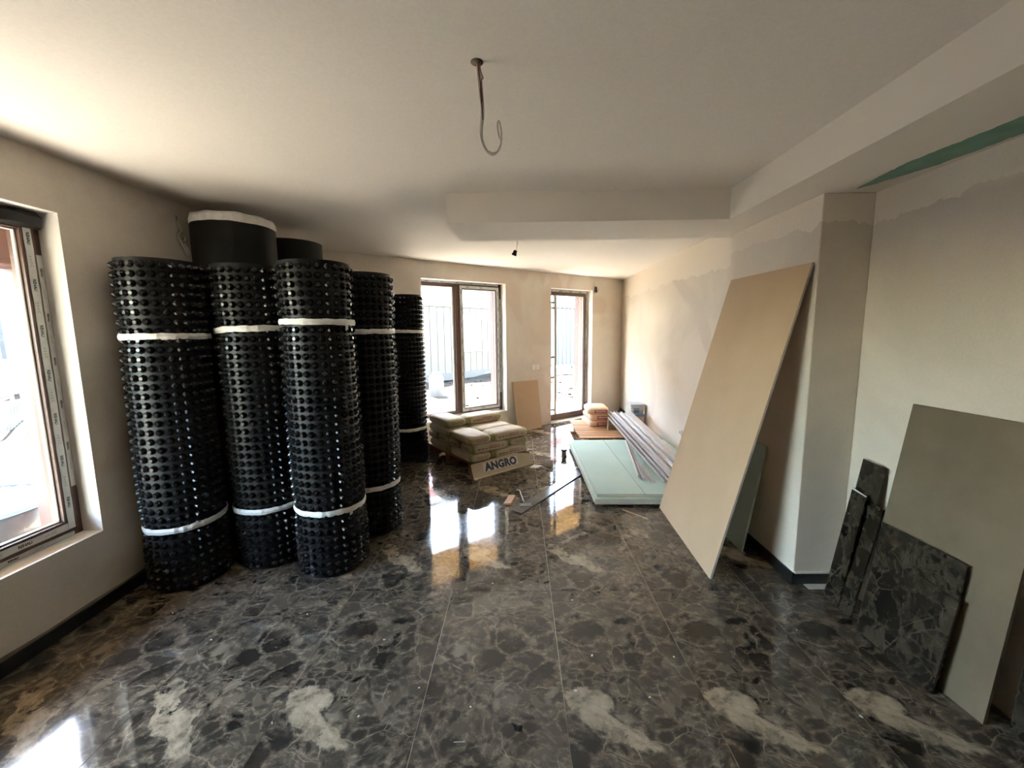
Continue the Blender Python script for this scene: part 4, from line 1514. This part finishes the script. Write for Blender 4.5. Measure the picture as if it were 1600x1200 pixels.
def post(p, s, h, label):
    r0 = root('canopy_post', p, label, 'post', 'brown canopy posts', FA)
    link('shaft', box_me(-s / 2, s / 2, -s / 2, s / 2, 0, h, .004), M_POST, r0)
    link('base_plate', box_me(-s * .7, s * .7, -s * .7, s * .7, 0, .012), M_POST, r0)
    for z in (1.22, 1.72, 2.2):
        link('bolt', lathe_me([(.012, 0), (.012, .006), (.006, .010)], 8), M_WHITEPAINT, r0, matrix=frame_mat((-s / 2, -s * .2, z), (0, 1, 0), (0, 0, 1)) @ Matrix.Rotation(PI, 4, 'X'))


post(far(.40, -.04, 1.25), .11, 2.60, 'brown canopy post seen through the double window')
post(far(2.60, -.04, 1.25), .11, 2.60, 'brown canopy post seen through the terrace door')
pp = root('entrance_pillar', (-3.40, 2.95, GZ), 'broad brown pillar with a beam outside the side window', 'pillar')
link('shaft', box_me(-.26, .20, -.03, .45, 0, 2.72, .01), M_POST, pp)
link('beam', box_me(-.24, .02, -4.6, .35, 2.20, 2.72, .006), M_POST, pp)

# beige site cabin beyond the terrace
ca = math.atan2(2.196, 1.838)
cb = root('site_cabin', (-2.894, 13.6, GZ), 'beige site cabin with a shuttered window beyond the terrace', 'cabin', rotz=ca)
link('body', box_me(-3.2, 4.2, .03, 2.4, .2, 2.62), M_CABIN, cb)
link('base_rail', box_me(-3.25, 4.25, 0, 2.43, .05, .30, .01), M_CABINRAIL, cb)
link('roof_rail', box_me(-3.25, 4.25, -.03, 2.43, 2.56, 2.78, .01), M_WHITEPAINT, cb)
for x in (-3.2, 4.1):
    link('corner_post', box_me(x, x + .12, -.01, .12, .1, 2.6, .01), M_CABIN, cb)
for i in range(24):
    x = -3.0 + .3 * i
    link('panel', box_me(x, x + .285, .015, .035, .30, 2.56, .004), M_CABIN, cb)
wn_ = link('shutter', box_me(1.15, 2.35, -.02, .03, 1.05, 2.15, .006), M_SHUTTER, cb)
link('shutter_rail', box_me(1.10, 2.40, -.03, .03, 1.0, 1.05, .004), M_WHITEPAINT, wn_)
link('shutter_box', box_me(1.10, 2.40, -.04, .03, 2.15, 2.34, .006), M_WHITEPAINT, wn_)
link('forklift_pocket', box_me(2.5, 2.85, -.005, .02, .12, .22), M_PRINT, cb)

# grey corrugated container
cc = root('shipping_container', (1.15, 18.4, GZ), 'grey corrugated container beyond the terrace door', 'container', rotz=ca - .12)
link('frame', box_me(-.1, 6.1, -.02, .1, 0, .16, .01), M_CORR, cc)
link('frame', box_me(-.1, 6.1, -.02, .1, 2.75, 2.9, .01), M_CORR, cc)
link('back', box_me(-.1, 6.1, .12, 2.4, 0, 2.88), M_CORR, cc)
wv = .28
prof = []
x = 0
for i in range(21):
    prof += [(x, .08), (x + .10, .08), (x + .14, .03), (x + .25, .03)]
    x += .29
bm = bmesh.new()
lo = [bm.verts.new((px, py, .16)) for px, py in prof]
hi = [bm.verts.new((px, py, 2.75)) for px, py in prof]
for i in range(len(prof) - 1):
    bm.faces.new((lo[i], lo[i + 1], hi[i + 1], hi[i]))
link('corrugated_side', to_mesh(bm), M_CORR, cc)


def shovel(p, lean, label):
    s0 = root('shovel', p, label, 'shovel', 'shovels leaning on the container')
    top = Vector(lean)
    link('handle', tube_me([(0, 0, .25), top], .018, 8), M_HANDLE, s0)
    bm = bmesh.new()
    d = top.normalized()
    sd_ = Vector((.8, .6, 0))
    rows = [(0, .02), (.08, .10), (.2, .12), (.30, .11), (.34, .03)]
    L, R_ = [], []
    for t, wd_ in rows:
        c = d * t
        L.append(bm.verts.new(c - sd_ * wd_)); R_.append(bm.verts.new(c + sd_ * wd_))
    for i in range(len(rows) - 1):
        bm.faces.new((L[i], R_[i], R_[i + 1], L[i + 1]))
    bl_ = link('blade', to_mesh(bm), M_STEEL, s0)
    md = bl_.modifiers.new('thick', 'SOLIDIFY'); md.thickness = .004


shovel((3.05, 18.9, GZ + .02), (-.45, .75, 2.0), 'wooden handled shovel leaning steeply on the grey container')
shovel((3.35, 19.1, GZ + .02), (-.62, .85, 1.85), 'wooden handled shovel leaning beside the steeper one')
bm = bag_me(.7, .45, .3, 31)
tag(link('sand_sack', bm, M_WHITEBAG, loc=(1.55, 15.2, gheight(1.55, 15.2)), rotz=.6), 'pale sand sack lying in front of the grey container', 'sack')
tag(link('sand_sack', bag_me(.8, .5, .32, 32), M_WHITEBAG, loc=(2.6, 16.6, gheight(2.6, 16.6)), rotz=.2), 'larger pale sack near the shovels', 'sack')
# white drum beside the cabin
dr = root('plastic_drum', (-2.15, 10.6, gheight(-2.15, 10.6)), 'white plastic drum standing before the beige cabin', 'drum')
link('tub', lathe_me([(.17, 0), (.19, .05), (.19, .5), (.15, .58), (.10, .6)], 20), M_WHITEPAINT, dr)
link('lid', lathe_me([(.11, .6), (.11, .65), (.05, .66)], 16), M_BLUE, dr)
# striped block of flats further back
fb = root('apartment_building', far(2, GZ, 20), 'red and white banded apartment block behind the cabins', 'building', rotz=FA)
link('wall', box_me(-24, 18, 0, 9, 0, 10.4), M_WHITEFAC, fb)
for i in range(4):
    z = 4.6 + i * 1.5
    link('red_band', box_me(-24.05, 18.05, -.06, 9, z, z + .75, .01), M_REDFAC, fb)
for i in range(9):
    x = -22 + 4.4 * i
    for k in range(2):
        f_ = link('window', box_me(x, x + 1.2, -.05, .02, 5.4 + 3 * k, 6.05 + 3 * k), M_PRINT, fb)
link('stair_panel', box_me(1.5, 4.5, -.12, .2, 0, 10.6), simple('pale_blue_panel', (.60, .68, .74), (.64, .71, .76), 1, .7), fb)
link('roof', box_me(-24.3, 18.3, -.3, 9.3, 10.4, 10.7), M_WHITEFAC, fb)

nh = root('sky_block_wall', (-14.0, 1.0, GZ), 'added plain wall across the side yard, blocking low sky light', 'wall')  # added wall; cuts the low sky light entering the side window
link('body', box_me(-.25, 0, -12, 11, 0, 2.0), simple('sky_block_plaster', (.38, .34, .29), (.42, .375, .32), .8, .85), nh)
link('coping', box_me(-.30, .05, -12.05, 11.05, 2.0, 2.08, .005), M_CONC, nh)

# side yard: sign, banner, pickets, tub
bs = root('yard_sign', (-9.6, 7.0, .35), 'white sign board with lettering seen past the brown pillar', 'sign', rotz=-.85)
link('panel', box_me(-2.2, .55, 0, .03, .75, 2.35), M_WHITEPAINT, bs)
link('lettering', text_me('build', .42, .006), M_GREYPRINT, bs, matrix=frame_mat((-.05, -.004, 1.02), (1, 0, 0), (0, 0, 1)))
for x in (-2.1, .45):
    link('post', box_me(x, x + .06, .03, .09, -.5, 2.35), M_WHITEPAINT, bs)
bn = root('fence_banner', (-9.3, 6.75, .30), 'grey banner with white phone digits on the yard fence', 'banner', rotz=-.85)
link('sheet', box_me(-2.2, .62, 0, .01, .05, .72), M_BANNER, bn)
link('lettering', text_me('980', .30, .006), M_WHITEPRINT, bn, matrix=frame_mat((.22, -.003, .55), (1, 0, 0), (0, 0, 1)))
link('lettering', text_me('02', .30, .006), M_WHITEPRINT, bn, matrix=frame_mat((.20, -.003, .24), (1, 0, 0), (0, 0, 1)))
link('rail', box_me(-2.4, .8, .0, .04, -.02, .03), M_WHITEPAINT, bn)
pk = root('picket_fence', (-8.2, 6.0, GZ + .05), 'low white picket fence at the edge of the yard', 'fence', rotz=-.85)
for i in range(16):
    x = -2.6 + .2 * i
    link('picket', box_me(x, x + .10, 0, .02, 0, .38, .004), M_WHITEPAINT, pk)
link('rail', box_me(-2.7, .7, .02, .04, .10, .15), M_WHITEPAINT, pk)
tb = root('mortar_tub', (-4.35, 2.95, GZ), 'black mortar tub with a blue rim outside the side window', 'tub', rotz=.55)
link('tub', lathe_me([(.40, 0), (.56, .42), (.55, .42), (.39, .03)], 28), M_TUB, tb)
ring = []
for k in range(37):
    a = 2 * PI * k / 36
    ring.append((.565 * math.cos(a), .565 * math.sin(a), .42))
link('rim', tube_me(ring, .025, 8), M_BLUE, tb)
